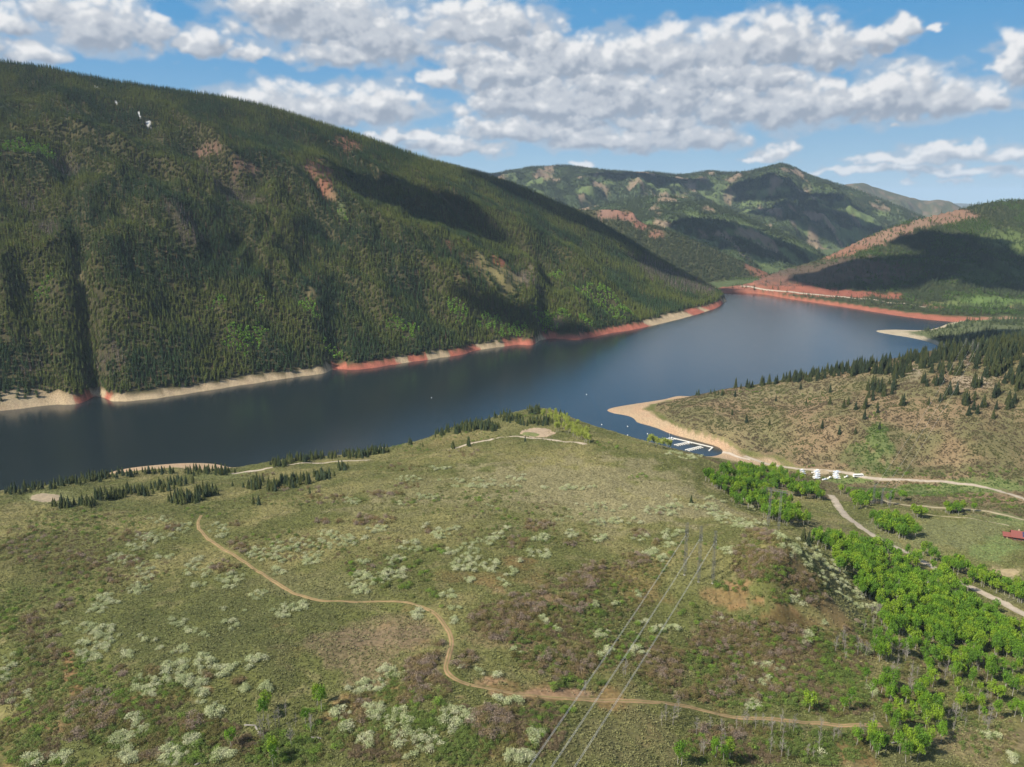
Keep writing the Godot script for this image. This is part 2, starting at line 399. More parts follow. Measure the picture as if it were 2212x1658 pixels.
# [layer, u, v, half width, half height, colour, how far it covers]: places of bare soil, meadow and rock read off the photograph
const PATCHES := [
	[0, 560, 1320, 190, 60, Color(0.098, 0.110, 0.042), 0.85], [0, 380, 1380, 190, 55, Color(0.092, 0.105, 0.04), 0.85], [0, 500, 1420, 150, 40, Color(0.105, 0.115, 0.045), 0.75], [0, 350, 1600, 350, 60, Color(0.10, 0.12, 0.04), 0.6], [0, 900, 1600, 250, 60, Color(0.12, 0.125, 0.045), 0.5], [0, 150, 1300, 180, 100, Color(0.105, 0.12, 0.042), 0.55],
	[0, 790, 1420, 130, 60, Color(0.20, 0.155, 0.095), 0.8], [0, 830, 1360, 90, 35, Color(0.235, 0.175, 0.115), 0.55], [0, 690, 1260, 130, 30, Color(0.185, 0.18, 0.085), 0.6],
	[0, 1180, 1050, 330, 55, Color(0.29, 0.262, 0.145), 0.85], [0, 1320, 1090, 220, 50, Color(0.29, 0.262, 0.145), 0.8], [0, 900, 1040, 170, 25, Color(0.205, 0.195, 0.085), 0.6], [0, 1020, 1110, 220, 30, Color(0.185, 0.18, 0.075), 0.6],
	[0, 1130, 1210, 40, 10, Color(0.25, 0.13, 0.07), 0.4], [0, 1180, 1290, 35, 12, Color(0.30, 0.19, 0.12), 0.7], [0, 1370, 1250, 80, 40, Color(0.22, 0.16, 0.07), 0.6], [0, 1500, 1250, 70, 35, Color(0.185, 0.185, 0.075), 0.8],
	[0, 1600, 1262, 40, 10, Color(0.30, 0.185, 0.10), 0.7], [0, 1650, 1295, 110, 6, Color(0.30, 0.175, 0.09), 0.7], [0, 1790, 1310, 60, 24, Color(0.25, 0.15, 0.08), 0.55], [0, 1700, 1330, 120, 14, Color(0.24, 0.14, 0.07), 0.5], [0, 1560, 1290, 60, 20, Color(0.25, 0.16, 0.08), 0.7],
	[0, 1640, 1400, 150, 60, Color(0.12, 0.09, 0.042), 0.7], [0, 1300, 1420, 170, 50, Color(0.16, 0.125, 0.06), 0.7], [0, 1075, 1365, 90, 30, Color(0.24, 0.175, 0.105), 0.6], [0, 1170, 1500, 120, 9, Color(0.36, 0.235, 0.145), 0.9], [0, 1060, 1470, 40, 12, Color(0.35, 0.22, 0.13), 0.8],
	[0, 1350, 1600, 120, 45, Color(0.17, 0.155, 0.075), 0.7], [0, 150, 1440, 12, 30, Color(0.30, 0.17, 0.09), 0.7], [0, 90, 1570, 60, 14, Color(0.29, 0.18, 0.10), 0.6], [0, 165, 1490, 14, 20, Color(0.29, 0.16, 0.085), 0.7], [0, 395, 1590, 12, 20, Color(0.30, 0.16, 0.08), 0.7], [0, 450, 1490, 14, 10, Color(0.28, 0.15, 0.075), 0.6], [0, 100, 1200, 130, 45, Color(0.13, 0.12, 0.05), 0.6],
	[0, 2050, 1150, 180, 35, Color(0.19, 0.205, 0.095), 0.9], [0, 2150, 1235, 70, 14, Color(0.34, 0.28, 0.15), 0.8], [0, 2100, 1205, 100, 16, Color(0.19, 0.2, 0.075), 0.8], [0, 2200, 1270, 60, 25, Color(0.2, 0.2, 0.11), 0.8], [0, 2060, 1058, 190, 14, Color(0.17, 0.215, 0.075), 0.9], [0, 1840, 1040, 60, 9, Color(0.17, 0.22, 0.07), 0.9], [0, 2160, 1180, 50, 20, Color(0.18, 0.24, 0.085), 0.9], [0, 2190, 1130, 40, 10, Color(0.2, 0.24, 0.09), 0.7],
	[0, 1760, 1125, 60, 22, Color(0.23, 0.2, 0.105), 0.7], [0, 1800, 1250, 60, 30, Color(0.17, 0.155, 0.08), 0.6], [0, 2120, 1610, 100, 40, Color(0.25, 0.2, 0.11), 0.8], [0, 2000, 1640, 90, 20, Color(0.17, 0.17, 0.075), 0.6],
	[0, 100, 1076, 34, 9, Color(0.30, 0.25, 0.17), 1.0], [0, 110, 1075, 60, 16, Color(0.22, 0.23, 0.10), 0.8], [0, 480, 1028, 60, 8, Color(0.2, 0.22, 0.09), 0.7], [0, 1140, 925, 70, 20, Color(0.2, 0.19, 0.08), 0.6], [0, 960, 960, 60, 12, Color(0.24, 0.19, 0.08), 0.5],
	# brown hill on the right
	[0, 1600, 930, 120, 30, Color(0.21, 0.19, 0.095), 0.6], [0, 1900, 960, 28, 55, Color(0.13, 0.17, 0.06), 0.9], [0, 1850, 985, 40, 22, Color(0.13, 0.16, 0.06), 0.8], [0, 1960, 800, 40, 14, Color(0.33, 0.27, 0.2), 0.8], [0, 2100, 825, 50, 12, Color(0.34, 0.28, 0.2), 0.8], [0, 1780, 990, 60, 14, Color(0.15, 0.14, 0.07), 0.6], [0, 2100, 770, 30, 14, Color(0.2, 0.16, 0.13), 0.8], [0, 1720, 840, 160, 14, Color(0.2, 0.19, 0.1), 0.6], [0, 1990, 1018, 190, 10, Color(0.13, 0.14, 0.06), 0.7],
	[0, 2150, 690, 90, 8, Color(0.16, 0.2, 0.08), 0.8], [0, 2120, 708, 90, 9, Color(0.12, 0.14, 0.07), 0.8],
	# clearings, scree and rock on the left mountain
	[1, 752, 312, 24, 28, Color(0.24, 0.115, 0.08), 0.75], [1, 706, 395, 20, 26, Color(0.27, 0.12, 0.08), 0.85], [1, 690, 365, 26, 14, Color(0.25, 0.12, 0.09), 0.8], [1, 715, 425, 12, 16, Color(0.24, 0.15, 0.09), 0.8], [1, 440, 330, 34, 12, Color(0.22, 0.13, 0.10), 0.75], [1, 530, 360, 28, 12, Color(0.22, 0.13, 0.1), 0.75], [1, 735, 455, 10, 18, Color(0.17, 0.2, 0.08), 0.8],
	[1, 1070, 582, 48, 30, Color(0.22, 0.19, 0.085), 0.9], [1, 1082, 568, 16, 8, Color(0.32, 0.12, 0.07), 0.9], [1, 1020, 570, 20, 18, Color(0.22, 0.16, 0.08), 0.7], [1, 972, 530, 8, 16, Color(0.27, 0.13, 0.09), 0.7], [1, 1000, 600, 14, 12, Color(0.2, 0.15, 0.07), 0.6], [1, 165, 605, 16, 10, Color(0.2, 0.16, 0.09), 0.7], [1, 680, 630, 12, 14, Color(0.2, 0.17, 0.08), 0.7], [1, 1205, 695, 14, 12, Color(0.2, 0.17, 0.1), 0.8], [1, 1140, 600, 22, 14, Color(0.2, 0.16, 0.12), 0.5],
	[1, 1566, 640, 10, 12, Color(0.28, 0.09, 0.06), 0.9], [1, 40, 858, 50, 14, Color(0.42, 0.34, 0.22), 0.9], [1, 115, 855, 40, 14, Color(0.42, 0.32, 0.2), 0.9],
	[1, 208, 190, 5, 4, Color(0.8, 0.82, 0.85), 1.0], [1, 320, 266, 4, 5, Color(0.8, 0.82, 0.85), 1.0], [1, 250, 222, 3, 4, Color(0.8, 0.82, 0.85), 1.0], [1, 300, 245, 3, 4, Color(0.8, 0.82, 0.85), 1.0],
	# far right mountain
	[2, 1652, 606, 34, 16, Color(0.33, 0.125, 0.08), 0.95], [2, 1680, 612, 34, 14, Color(0.34, 0.13, 0.085), 0.95], [2, 1632, 616, 30, 10, Color(0.34, 0.14, 0.09), 0.95], [2, 1730, 626, 40, 12, Color(0.32, 0.12, 0.08), 0.95], [2, 1590, 624, 40, 8, Color(0.32, 0.13, 0.09), 0.95], [2, 1665, 596, 24, 8, Color(0.32, 0.13, 0.085), 0.9], [2, 1700, 622, 60, 12, Color(0.31, 0.115, 0.075), 0.95], [2, 1790, 632, 60, 9, Color(0.30, 0.11, 0.075), 0.95], [2, 1850, 638, 50, 7, Color(0.28, 0.1, 0.07), 0.95], [2, 1925, 644, 24, 8, Color(0.3, 0.11, 0.075), 0.95], [2, 2040, 660, 50, 7, Color(0.3, 0.15, 0.1), 0.6], [2, 2195, 662, 20, 7, Color(0.3, 0.15, 0.1), 0.7],
	[2, 1812, 549, 26, 11, Color(0.27, 0.14, 0.09), 0.9], [2, 1845, 536, 26, 11, Color(0.28, 0.15, 0.1), 0.9], [2, 1880, 521, 26, 11, Color(0.29, 0.17, 0.12), 0.9], [2, 1915, 508, 26, 11, Color(0.30, 0.19, 0.135), 0.9], [2, 1950, 497, 26, 11, Color(0.30, 0.18, 0.13), 0.9], [2, 1990, 484, 26, 11, Color(0.29, 0.19, 0.135), 0.9], [2, 2030, 472, 26, 11, Color(0.29, 0.18, 0.13), 0.9], [2, 2070, 462, 26, 11, Color(0.28, 0.17, 0.12), 0.9], [2, 1790, 590, 120, 26, Color(0.13, 0.09, 0.07), 0.8], [2, 2120, 655, 120, 14, Color(0.13, 0.2, 0.06), 0.8], [2, 2150, 590, 80, 40, Color(0.07, 0.11, 0.035), 0.7], [2, 2170, 520, 60, 22, Color(0.13, 0.18, 0.06), 0.7],
	[3, 1315, 462, 26, 9, Color(0.30, 0.18, 0.14), 0.9], [3, 1355, 468, 24, 9, Color(0.31, 0.165, 0.125), 0.9], [3, 1385, 488, 16, 14, Color(0.32, 0.15, 0.11), 0.8], [3, 1420, 505, 16, 10, Color(0.32, 0.17, 0.12), 0.8], [3, 1562, 538, 24, 8, Color(0.34, 0.22, 0.17), 0.9], [3, 1480, 500, 14, 8, Color(0.3, 0.2, 0.15), 0.7], [3, 1640, 590, 24, 10, Color(0.3, 0.13, 0.09), 0.8]]

func lay_patches() -> void:
	for p in PATCHES:
		var c := survey(p[1], p[2])
		# the two half-axes on the ground; the vertical one is measured both ways and averaged
		var sx := survey(p[1] + p[3], p[2]) - survey(p[1] - p[3], p[2])
		var sy := survey(p[1], p[2] - p[4]) - survey(p[1], p[2] + p[4])
		var ax := Vector2(sx.x, sx.z) * 0.5
		var ay := Vector2(sy.x, sy.z) * 0.5
		var wide: float = 1.25 * p[3] * c.distance_to(EYE) / FOCAL
		var deep: float = maxf(60.0 if p[0] == 0 else 30.0, wide * (0.9 if p[0] == 2 else (0.5 if p[0] == 3 else 1.6)))
		if ay.length() > deep: ay = ay.normalized() * deep
		if ax.length() > wide: ax = Vector2(cos(atan2(c.x, -c.z)), sin(atan2(c.x, -c.z))) * wide
		var det := ax.x * ay.y - ax.y * ay.x
		if absf(det) < 1.0: continue
		patches.append([p[0], c.x, c.z, ay.y / det, -ay.x / det, -ax.y / det, ax.x / det, p[5], p[6], 1.7 * maxf(ax.length(), ay.length())])
	for q in [[128, 186], [652, 770], [800, 835], [880, 960], [1010, 1060], [1100, 1310], [1440, 1480], [1500, 1576]]:
		var a := level(q[0], 870 - q[0] * 0.135, 0.0)
		var b := level(q[1], 870 - q[1] * 0.135, 0.0)
		red_shore.append([(a.x - a.z) * 0.7071, (b.x - b.z) * 0.7071])

func patch_mix(c: Color, id: int, x: float, z: float, wob: float) -> Color:
	for p in patches:
		if p[0] != id: continue
		var dx: float = x - p[1]
		var dz: float = z - p[2]
		var reach: float = p[9]
		if absf(dx) > reach or absf(dz) > reach: continue
		var s: float = dx * p[3] + dz * p[4]
		var t: float = dx * p[5] + dz * p[6]
		var k: float = smoothstep(1.25, 0.75, sqrt(s * s + t * t) + wob) * p[8]
		if k > 0.0: c = c.lerp(p[7], k)
	return c

# how much of a place is bare of trees (0 wooded .. 1 bare), for the mountains
func bare(id: int, x: float, z: float, wob: float) -> float:
	var k := 0.0
	for p in patches:
		if p[0] != id: continue
		var dx: float = x - p[1]
		var dz: float = z - p[2]
		var reach: float = p[9]
		if absf(dx) > reach or absf(dz) > reach: continue
		var s: float = dx * p[3] + dz * p[4]
		var t: float = dx * p[5] + dz * p[6]
		k = maxf(k, smoothstep(1.2, 0.8, sqrt(s * s + t * t) + wob) * p[8])
	return k

func is_red_shore(x: float, z: float) -> float:
	var s := (x - z) * 0.7071 + 25.0 * n_spot.get_noise_2d(x * 0.02, z * 0.02)
	for q in red_shore:
		if s > q[0] and s < q[1]: return 1.0
	return 0.0

func soil(x: float, z: float, h: float, id: int, up: float) -> Color:
	var w := n_spot.get_noise_2d(x * 0.03, z * 0.03)
	var t := n_tone.get_noise_2d(x * 0.008, z * 0.008)
	var c := Color.BLACK
	if id == 0:
		var r := sqrt(x * x + z * z)
		if x > 180.0 and r > 760.0 and r < 1600.0 and x / -z > 0.15 and h > 9.0:
			c = Color(0.25, 0.185, 0.11).lerp(Color(0.165, 0.15, 0.075), smoothstep(-0.25, 0.35, t + 0.5 * w))
		elif r >= 1500.0:
			c = Color(0.13, 0.15, 0.07)
		else:
			c = Color(0.235, 0.215, 0.09).lerp(Color(0.122, 0.132, 0.045), smoothstep(-0.35, 0.3, t + 0.35 * w + 0.45 * smoothstep(520.0, 300.0, r)))
			var e := n_tone.get_noise_2d(x * 0.02 + 50.0, z * 0.02)
			c = c.lerp(Color(0.26, 0.155, 0.08), 0.6 * smoothstep(0.22, 0.5, e) * smoothstep(430.0, 380.0, r))
			c = c.lerp(Color(0.30, 0.25, 0.14), 0.35 * smoothstep(0.25, 0.5, n_tone.get_noise_2d(x * 0.05, z * 0.05 + 90.0)))
		c = patch_mix(c, 0, x, z, 0.9 * w + 0.35 * n_spot.get_noise_2d(x * 0.1, z * 0.1))
		if h < 9.0 and r > 640.0:
			var sand := Color(0.50, 0.38, 0.25).lerp(Color(0.42, 0.29, 0.19), 0.5 + w)
			if r > 1500.0:
				sand = Color(0.46, 0.39, 0.28)
				c = c.lerp(sand, smoothstep(3.6, 2.6, h + 1.0 * w))
			else: c = c.lerp(sand, smoothstep(7.6, 6.2, h + 1.4 * w))
	elif id == 1:
		c = Color(0.055, 0.055, 0.028).lerp(Color(0.09, 0.08, 0.04), 0.5 + 0.5 * t)
		c = patch_mix(c, 1, x, z, 0.6 * w)
		if h < 11.0:
			var band := 0.5 + 0.5 * n_spot.get_noise_2d(h * 3.0, (x - z) * 0.004)
			var tan_ := Color(0.52, 0.42, 0.27).lerp(Color(0.40, 0.30, 0.2), band)
			var red := Color(0.46, 0.17, 0.115).lerp(Color(0.33, 0.105, 0.075), band)
			c = c.lerp(tan_.lerp(red, is_red_shore(x, z)), smoothstep(10.0, 7.5, h + 2.0 * w))
	elif id == 2:
		c = Color(0.075, 0.075, 0.04).lerp(Color(0.05, 0.075, 0.025), 0.5 + 0.5 * t)
		c = patch_mix(c, 2, x, z, 0.5 * w)
		if h < 8.0: c = c.lerp(Color(0.36, 0.135, 0.09).lerp(Color(0.46, 0.30, 0.2), smoothstep(1150.0, 1350.0, x)), smoothstep(8.0, 6.0, h + 1.0 * w))
	elif id == 3:
		c = Color(0.075, 0.08, 0.04)
		c = patch_mix(c, 3, x, z, 0.5 * w)
	elif id == 8:
		c = Color(0.10, 0.13, 0.055)
	elif id < 6:
		var big := n_tone.get_noise_2d(x * 0.0011 + 30.0, z * 0.0011)
		var mid := n_tone.get_noise_2d(x * 0.0035, z * 0.0035 + 8.0)
		c = Color(0.06, 0.085, 0.04)
		c = c.lerp(Color(0.13, 0.172, 0.068), smoothstep(0.05, 0.3, mid + 0.5 * big) * smoothstep(0.98, 0.6, up))
		c = c.lerp(Color(0.27, 0.195, 0.14), smoothstep(0.16, 0.36, n_tone.get_noise_2d(x * 0.004 + 70.0, z * 0.002)) * 0.85)
	elif id == 6:
		c = Color(0.09, 0.10, 0.055).lerp(Color(0.2, 0.15, 0.1), smoothstep(0.0, 0.4, t))
	else:
		c = Color(0.12, 0.13, 0.1)
	var g := 1.0 + 0.22 * w + 0.10 * n_spot.get_noise_2d(x * 0.13, z * 0.13)
	return Color(c.r * g, c.g * g, c.b * g)

func grain_texture(sd: int, freq: float, lo: float, hi: float) -> NoiseTexture2D:
	var n := noise(sd, freq, 5)
	var t := NoiseTexture2D.new()
	t.width = 1024
	t.height = 1024
	t.seamless = true
	t.noise = n
	var g := Gradient.new()
	g.set_color(0, Color(lo, lo, lo))
	g.set_color(1, Color(hi, hi, hi))
	t.color_ramp = g
	return t

func build_land() -> void:
	var ring := PackedFloat32Array()         # the coarse rest of the circle, behind and beside the view
	var v := PackedVector3Array()
	var col := PackedColorArray()
	var ix := PackedInt32Array()
	v.resize(COLS * ROWS)
	col.resize(COLS * ROWS)
	for j in ROWS:
		for i in COLS:
			var k := j * COLS + i
			var x := row_r[j] * sin(col_a[i])
			var z := -row_r[j] * cos(col_a[i])
			v[k] = Vector3(x, hgt[k], z)
			col[k] = soil(x, z, hgt[k], layer[k], slope_pos[k])
			if i < COLS - 1 and j < ROWS - 1:
				ix.append_array([k, k + COLS, k + 1, k + 1, k + COLS, k + COLS + 1])
	var base := v.size()
	var steps := 40
	for j in range(0, ROWS, 6):
		for s in steps + 1:
			var a := A0 + (TAU - 2.0 * A0) * s / steps
			var h := lerpf(hgt[j * COLS + COLS - 1], hgt[j * COLS], smoothstep(0.0, 1.0, s / float(steps)))
			v.append(Vector3(row_r[j] * sin(a), h, -row_r[j] * cos(a)))
			col.append(Color(0.14, 0.14, 0.06))
	var nr := (v.size() - base) / (steps + 1)
	for j in nr - 1:
		for s in steps:
			var k := base + j * (steps + 1) + s
			ix.append_array([k, k + steps + 1, k + 1, k + 1, k + steps + 1, k + steps + 2])
	# the knoll under the camera closes the inner ring
	var mid := v.size()
	v.append(Vector3(0, 100, 0)); col.append(Color(0.14, 0.14, 0.06))
	for i in range(0, COLS - 1): ix.append_array([mid, i, i + 1])
	for s in steps: ix.append_array([mid, base + s, base + s + 1])
	var nrm := PackedVector3Array()
	nrm.resize(v.size())
	for t in range(0, ix.size(), 3):
		var n := (v[ix[t + 2]] - v[ix[t]]).cross(v[ix[t + 1]] - v[ix[t]])
		nrm[ix[t]] += n; nrm[ix[t + 1]] += n; nrm[ix[t + 2]] += n
	for k in nrm.size(): nrm[k] = nrm[k].normalized() if nrm[k].y > 0.0 else -nrm[k].normalized()
	var arr := []
	arr.resize(Mesh.ARRAY_MAX)
	arr[Mesh.ARRAY_VERTEX] = v
	arr[Mesh.ARRAY_NORMAL] = nrm
	arr[Mesh.ARRAY_COLOR] = col
	arr[Mesh.ARRAY_INDEX] = ix
	var mesh := ArrayMesh.new()
	mesh.add_surface_from_arrays(Mesh.PRIMITIVE_TRIANGLES, arr)
	var m := StandardMaterial3D.new()
	m.vertex_color_use_as_albedo = true
	m.albedo_texture = grain_texture(31, 0.012, 0.62, 1.0)
	m.uv1_triplanar = true
	m.uv1_world_triplanar = true
	m.uv1_scale = Vector3(0.031, 0.031, 0.031)
	m.detail_enabled = true
	m.roughness = 0.95
	m.metallic_specular = 0.2
	mesh.surface_set_material(0, m)
	setting(put("terrain", mesh))

func build_water() -> void:
	var q := PlaneMesh.new()
	q.size = Vector2(5200, 2800)
	var m := paint(lin(0.010, 0.016, 0.019), 0.12)
	m.metallic_specular = 0.5
	var n := NoiseTexture2D.new()
	n.width = 1024
	n.height = 1024
	n.seamless = true
	n.as_normal_map = true
	n.bump_strength = 6.0
	n.noise = noise(41, 0.02, 4)
	m.normal_enabled = true
	m.normal_texture = n
	m.normal_scale = 0.2
	m.uv1_triplanar = true
	m.uv1_world_triplanar = true
	m.uv1_scale = Vector3(0.02, 0.02, 0.02)
	var g := grain_texture(42, 0.004, 0.35, 1.0)
	m.roughness_texture = g
	q.material = m
	var o := put("water", q)
	o.position = Vector3(0, 0, -1700)
	setting(o)

# ---------------------------------------------------------------- sky: clear air and fair-weather cumulus, by direction
# each cloud: centre u, base v, half width, height above the base (sketch units, turned into directions)
const CLOUDS := [[225, 108, 150, 130], [330, 100, 60, 80], [440, 118, 60, 70], [545, 128, 58, 45], [700, 95, 230, 140], [830, 132, 150, 130], [1040, 96, 190, 110], [620, 40, 170, 90], [1000, 150, 60, 50],
	[590, 266, 150, 92], [700, 270, 170, 84], [830, 266, 110, 92], [955, 186, 58, 38], [1010, 140, 100, 50], [1100, 200, 160, 110], [1210, 170, 150, 105], [1330, 160, 150, 95], [1440, 165, 130, 115], [1560, 150, 120, 110], [1680, 140, 130, 125], [1790, 150, 100, 100], [1880, 110, 90, 55], [1945, 80, 50, 45],
	[1060, 250, 90, 60], [1180, 260, 200, 110], [1330, 255, 180, 105], [1460, 262, 130, 120], [1100, 300, 160, 55], [980, 332, 130, 40], [870, 306, 90, 28], [1250, 318, 120, 60], [1370, 326, 150, 52], [1510, 320, 120, 60], [1575, 270, 100, 110], [1690, 272, 140, 130], [1800, 258, 130, 90], [1940, 256, 150, 125], [2050, 250, 110, 90], [2140, 236, 70, 45],
	[1680, 345, 54, 38], [1640, 352, 50, 14], [2050, 345, 130, 38], [1960, 352, 150, 22], [2180, 352, 90, 36], [1900, 372, 190, 18], [2100, 380, 170, 20], [2190, 178, 64, 120], [2025, 66, 26, 18], [1812, 145, 24, 32], [1940, 280, 24, 14], [1960, 396, 26, 12], [2070, 398, 30, 12], [1255, 358, 24, 12],
	[80, 138, 90, 50], [20, 70, 110, 60], [-60, 130, 90, 80], [120, 40, 90, 70], [2330, 230, 150, 60], [2400, 120, 130, 110], [-160, 60, 140, 120], [1610, 400, 160, 10], [1560, 250, 60, 50], [1500, 205, 150, 90], [1310, 210, 150, 70], [1120, 225, 130, 60], [1420, 290, 130, 60], [1230, 285, 120, 50], [1660, 190, 110, 60], [720, 140, 120, 60], [1150, 120, 120, 60]]

var n_puff := noise(51, 1.0, 5)
var n_wisp := noise(52, 1.0, 4)
var cloud_az := PackedFloat32Array()
var cloud_el := PackedFloat32Array()
var cloud_w := PackedFloat32Array()
var cloud_h := PackedFloat32Array()

var field_up := 0.0      # how high in its own cloud the last looked-up point lies

func cloud_field(az: float, el: float) -> float:
	# warped so that the outlines billow
	var wx := n_wisp.get_noise_2d(az * 0.45, el * 0.7) * 1.1
	var wy := n_wisp.get_noise_2d(az * 0.45 + 40.0, el * 0.7) * 0.5
	var best := -1.0
	field_up = 0.5
	for i in cloud_az.size():
		var dx := (az + wx - cloud_az[i]) / cloud_w[i]
		if dx > 1.7 or dx < -1.7: continue
		var dy := (el + wy - cloud_el[i]) / cloud_h[i]
		if dy > 1.9 or dy < -0.9: continue
		var e := 0.0
		if dy > 0.30: e = 1.0 - dx * dx * 0.95 - (dy - 0.30) * (dy - 0.30) * 1.7
		else: e = 1.0 - dx * dx * 0.95 - (0.30 - dy) * (0.30 - dy) * 5.0
		if e > best:
			best = e
			field_up = dy
	return best

func cloud_puff(az: float, el: float) -> float:
	var b := n_puff.get_noise_2d(az * 0.26, el * 0.36)
	var s := n_puff.get_noise_2d(az * 0.85 + 17.0, el * 1.1)
	var lumpy := clampf(0.75 + 1.1 * n_wisp.get_noise_2d(az * 0.13, el * 0.2 + 60.0), 0.25, 1.4)
	return 0.95 * absf(b) + lumpy * (0.34 * absf(s) + 0.10 * s)

func air(el: float) -> Color:
	var t := clampf(el / 14.0, 0.0, 1.0)
	var c := Color(0.50, 0.70, 0.83).lerp(Color(0.10, 0.36, 0.69), 1.0 - pow(1.0 - t, 1.7))
	return c.lerp(Color(0.06, 0.22, 0.52), clampf((el - 15.0) / 75.0, 0.0, 1.0))

func sky_colour(az: float, el: float, in_view: bool) -> Color:
	var sky := air(el)
	if el < -1.5: return sky
	var d := 0.0
	var lit := 0.5
	var veil := 0.0
	if in_view:
		var f := cloud_field(az, el)
		if f < -0.7: return sky
		var up := field_up
		var p := cloud_puff(az, el)
		d = f + p - 0.42
		var f2 := cloud_field(az - 0.55, el + 0.6)
		var d2 := f2 + cloud_puff(az - 0.55, el + 0.6) - 0.42
		lit = clampf(0.24 + 0.48 * smoothstep(-0.05, 1.0, up) + 0.70 * (d - d2) + 0.20 * (0.55 - d) + 0.30 * (p - 0.3), 0.0, 1.0)
		veil = smoothstep(-0.45, 0.5, f + 0.9 * n_wisp.get_noise_2d(az * 0.35 + 9.0, el * 0.7)) * 0.62
	else:
		# the same weather elsewhere: broken cumulus, thinner overhead
		var k := 1.0 / maxf(sin(deg_to_rad(maxf(el, 2.0))), 0.06)
		var x := k * sin(deg_to_rad(az)) * 1.6
		var y := k * cos(deg_to_rad(az)) * 1.6
		d = n_puff.get_noise_2d(x, y) * 1.6 + 0.22
		lit = 0.5 + 0.5 * n_wisp.get_noise_2d(x * 2.0, y * 2.0)
	lit = clampf(lit + 0.14 * n_wisp.get_noise_2d(az * 0.9, el * 1.3), 0.0, 1.0)
	var c := Color(0.37, 0.43, 0.52)
	if lit < 0.5: c = c.lerp(Color(0.62, 0.66, 0.72), smoothstep(0.0, 0.5, lit))
	else: c = Color(0.62, 0.66, 0.72).lerp(Color(0.96, 0.96, 0.96), smoothstep(0.5, 1.0, lit))
	c = c.lerp(sky, 0.3 * smoothstep(4.0, 0.0, el))
	sky = sky.lerp(Color(0.50, 0.58, 0.68), veil)
	return sky.lerp(c, smoothstep(-0.06, 0.55, d) * 0.97)

func build_sky() -> Texture2D:
	for c in CLOUDS:
		var m := sight(c[0], c[1])
		var e := sight(c[0] + c[2], c[1])
		var t := sight(c[0], c[1] - c[3])
		var az := rad_to_deg(atan2(m.x, -m.z))
		var el := rad_to_deg(asin(m.normalized().y))
		cloud_az.append(az)
		cloud_el.append(el)
		cloud_w.append(rad_to_deg(atan2(e.x, -e.z)) - az)
		cloud_h.append(rad_to_deg(asin(t.normalized().y)) - el)
	var w := 4096
	var h := 2048
	var rough := Image.create(512, 256, false, Image.FORMAT_RGB8)
	for y in 256:
		for x in 512:
			rough.set_pixel(x, y, sky_colour(wrapf((x + 0.5) / 512.0 * 360.0, -180.0, 180.0), 90.0 - (y + 0.5) / 256.0 * 180.0, false).linear_to_srgb())
	rough.resize(w, h, Image.INTERPOLATE_CUBIC)
	var per := w / 360.0
	var half := int(44.0 * per)
	var y0 := int((90.0 - 19.0) * per)
	var y1 := int((90.0 + 3.0) * per)
	for y in range(y0, y1):
		var el := 90.0 - (y + 0.5) / per
		for xx in range(-half, half):
			var x := posmod(xx, w)
			var az := (xx + 0.5) / per
			var c := sky_colour(az, el, true)
			var k := smoothstep(44.0, 40.0, absf(az)) * smoothstep(19.0, 16.0, el)
			if k < 1.0: c = rough.get_pixel(x, y).srgb_to_linear().lerp(c, k)
			rough.set_pixel(x, y, c.linear_to_srgb())
	return ImageTexture.create_from_image(rough)

# ---------------------------------------------------------------- tracks, roads and lots, laid over the land
var road_cells := {}
const CELL := 2.0

func claim(p: Vector3, far: float, kind := 1) -> void:
	var n := int(ceil(far / CELL))
	var c := Vector2i(int(floor(p.x / CELL)), int(floor(p.z / CELL)))
	for i in range(-n, n + 1):
		for j in range(-n, n + 1):
			if i * i + j * j <= n * n:
				var key := c + Vector2i(i, j)
				if road_cells.get(key, 9) > kind: road_cells[key] = kind

# 1 on a road, 2 beside it, 9 clear
func road_near(x: float, z: float) -> int:
	return road_cells.get(Vector2i(int(floor(x / CELL)), int(floor(z / CELL))), 9)

func road_path(pts: Array, step := 2.5) -> PackedVector3Array:
	var at := PackedVector3Array()
	for p in pts: at.append(survey(p[0], p[1]))
	var out := PackedVector3Array()
	for k in at.size() - 1:
		var a := at[maxi(k - 1, 0)]
		var d := at[mini(k + 2, at.size() - 1)]
		var n := maxi(2, int(at[k].distance_to(at[k + 1]) / step))
		for i in n:
			out.append(at[k].cubic_interpolate(at[k + 1], a, d, i / float(n)))
	out.append(at[at.size() - 1])
	return out

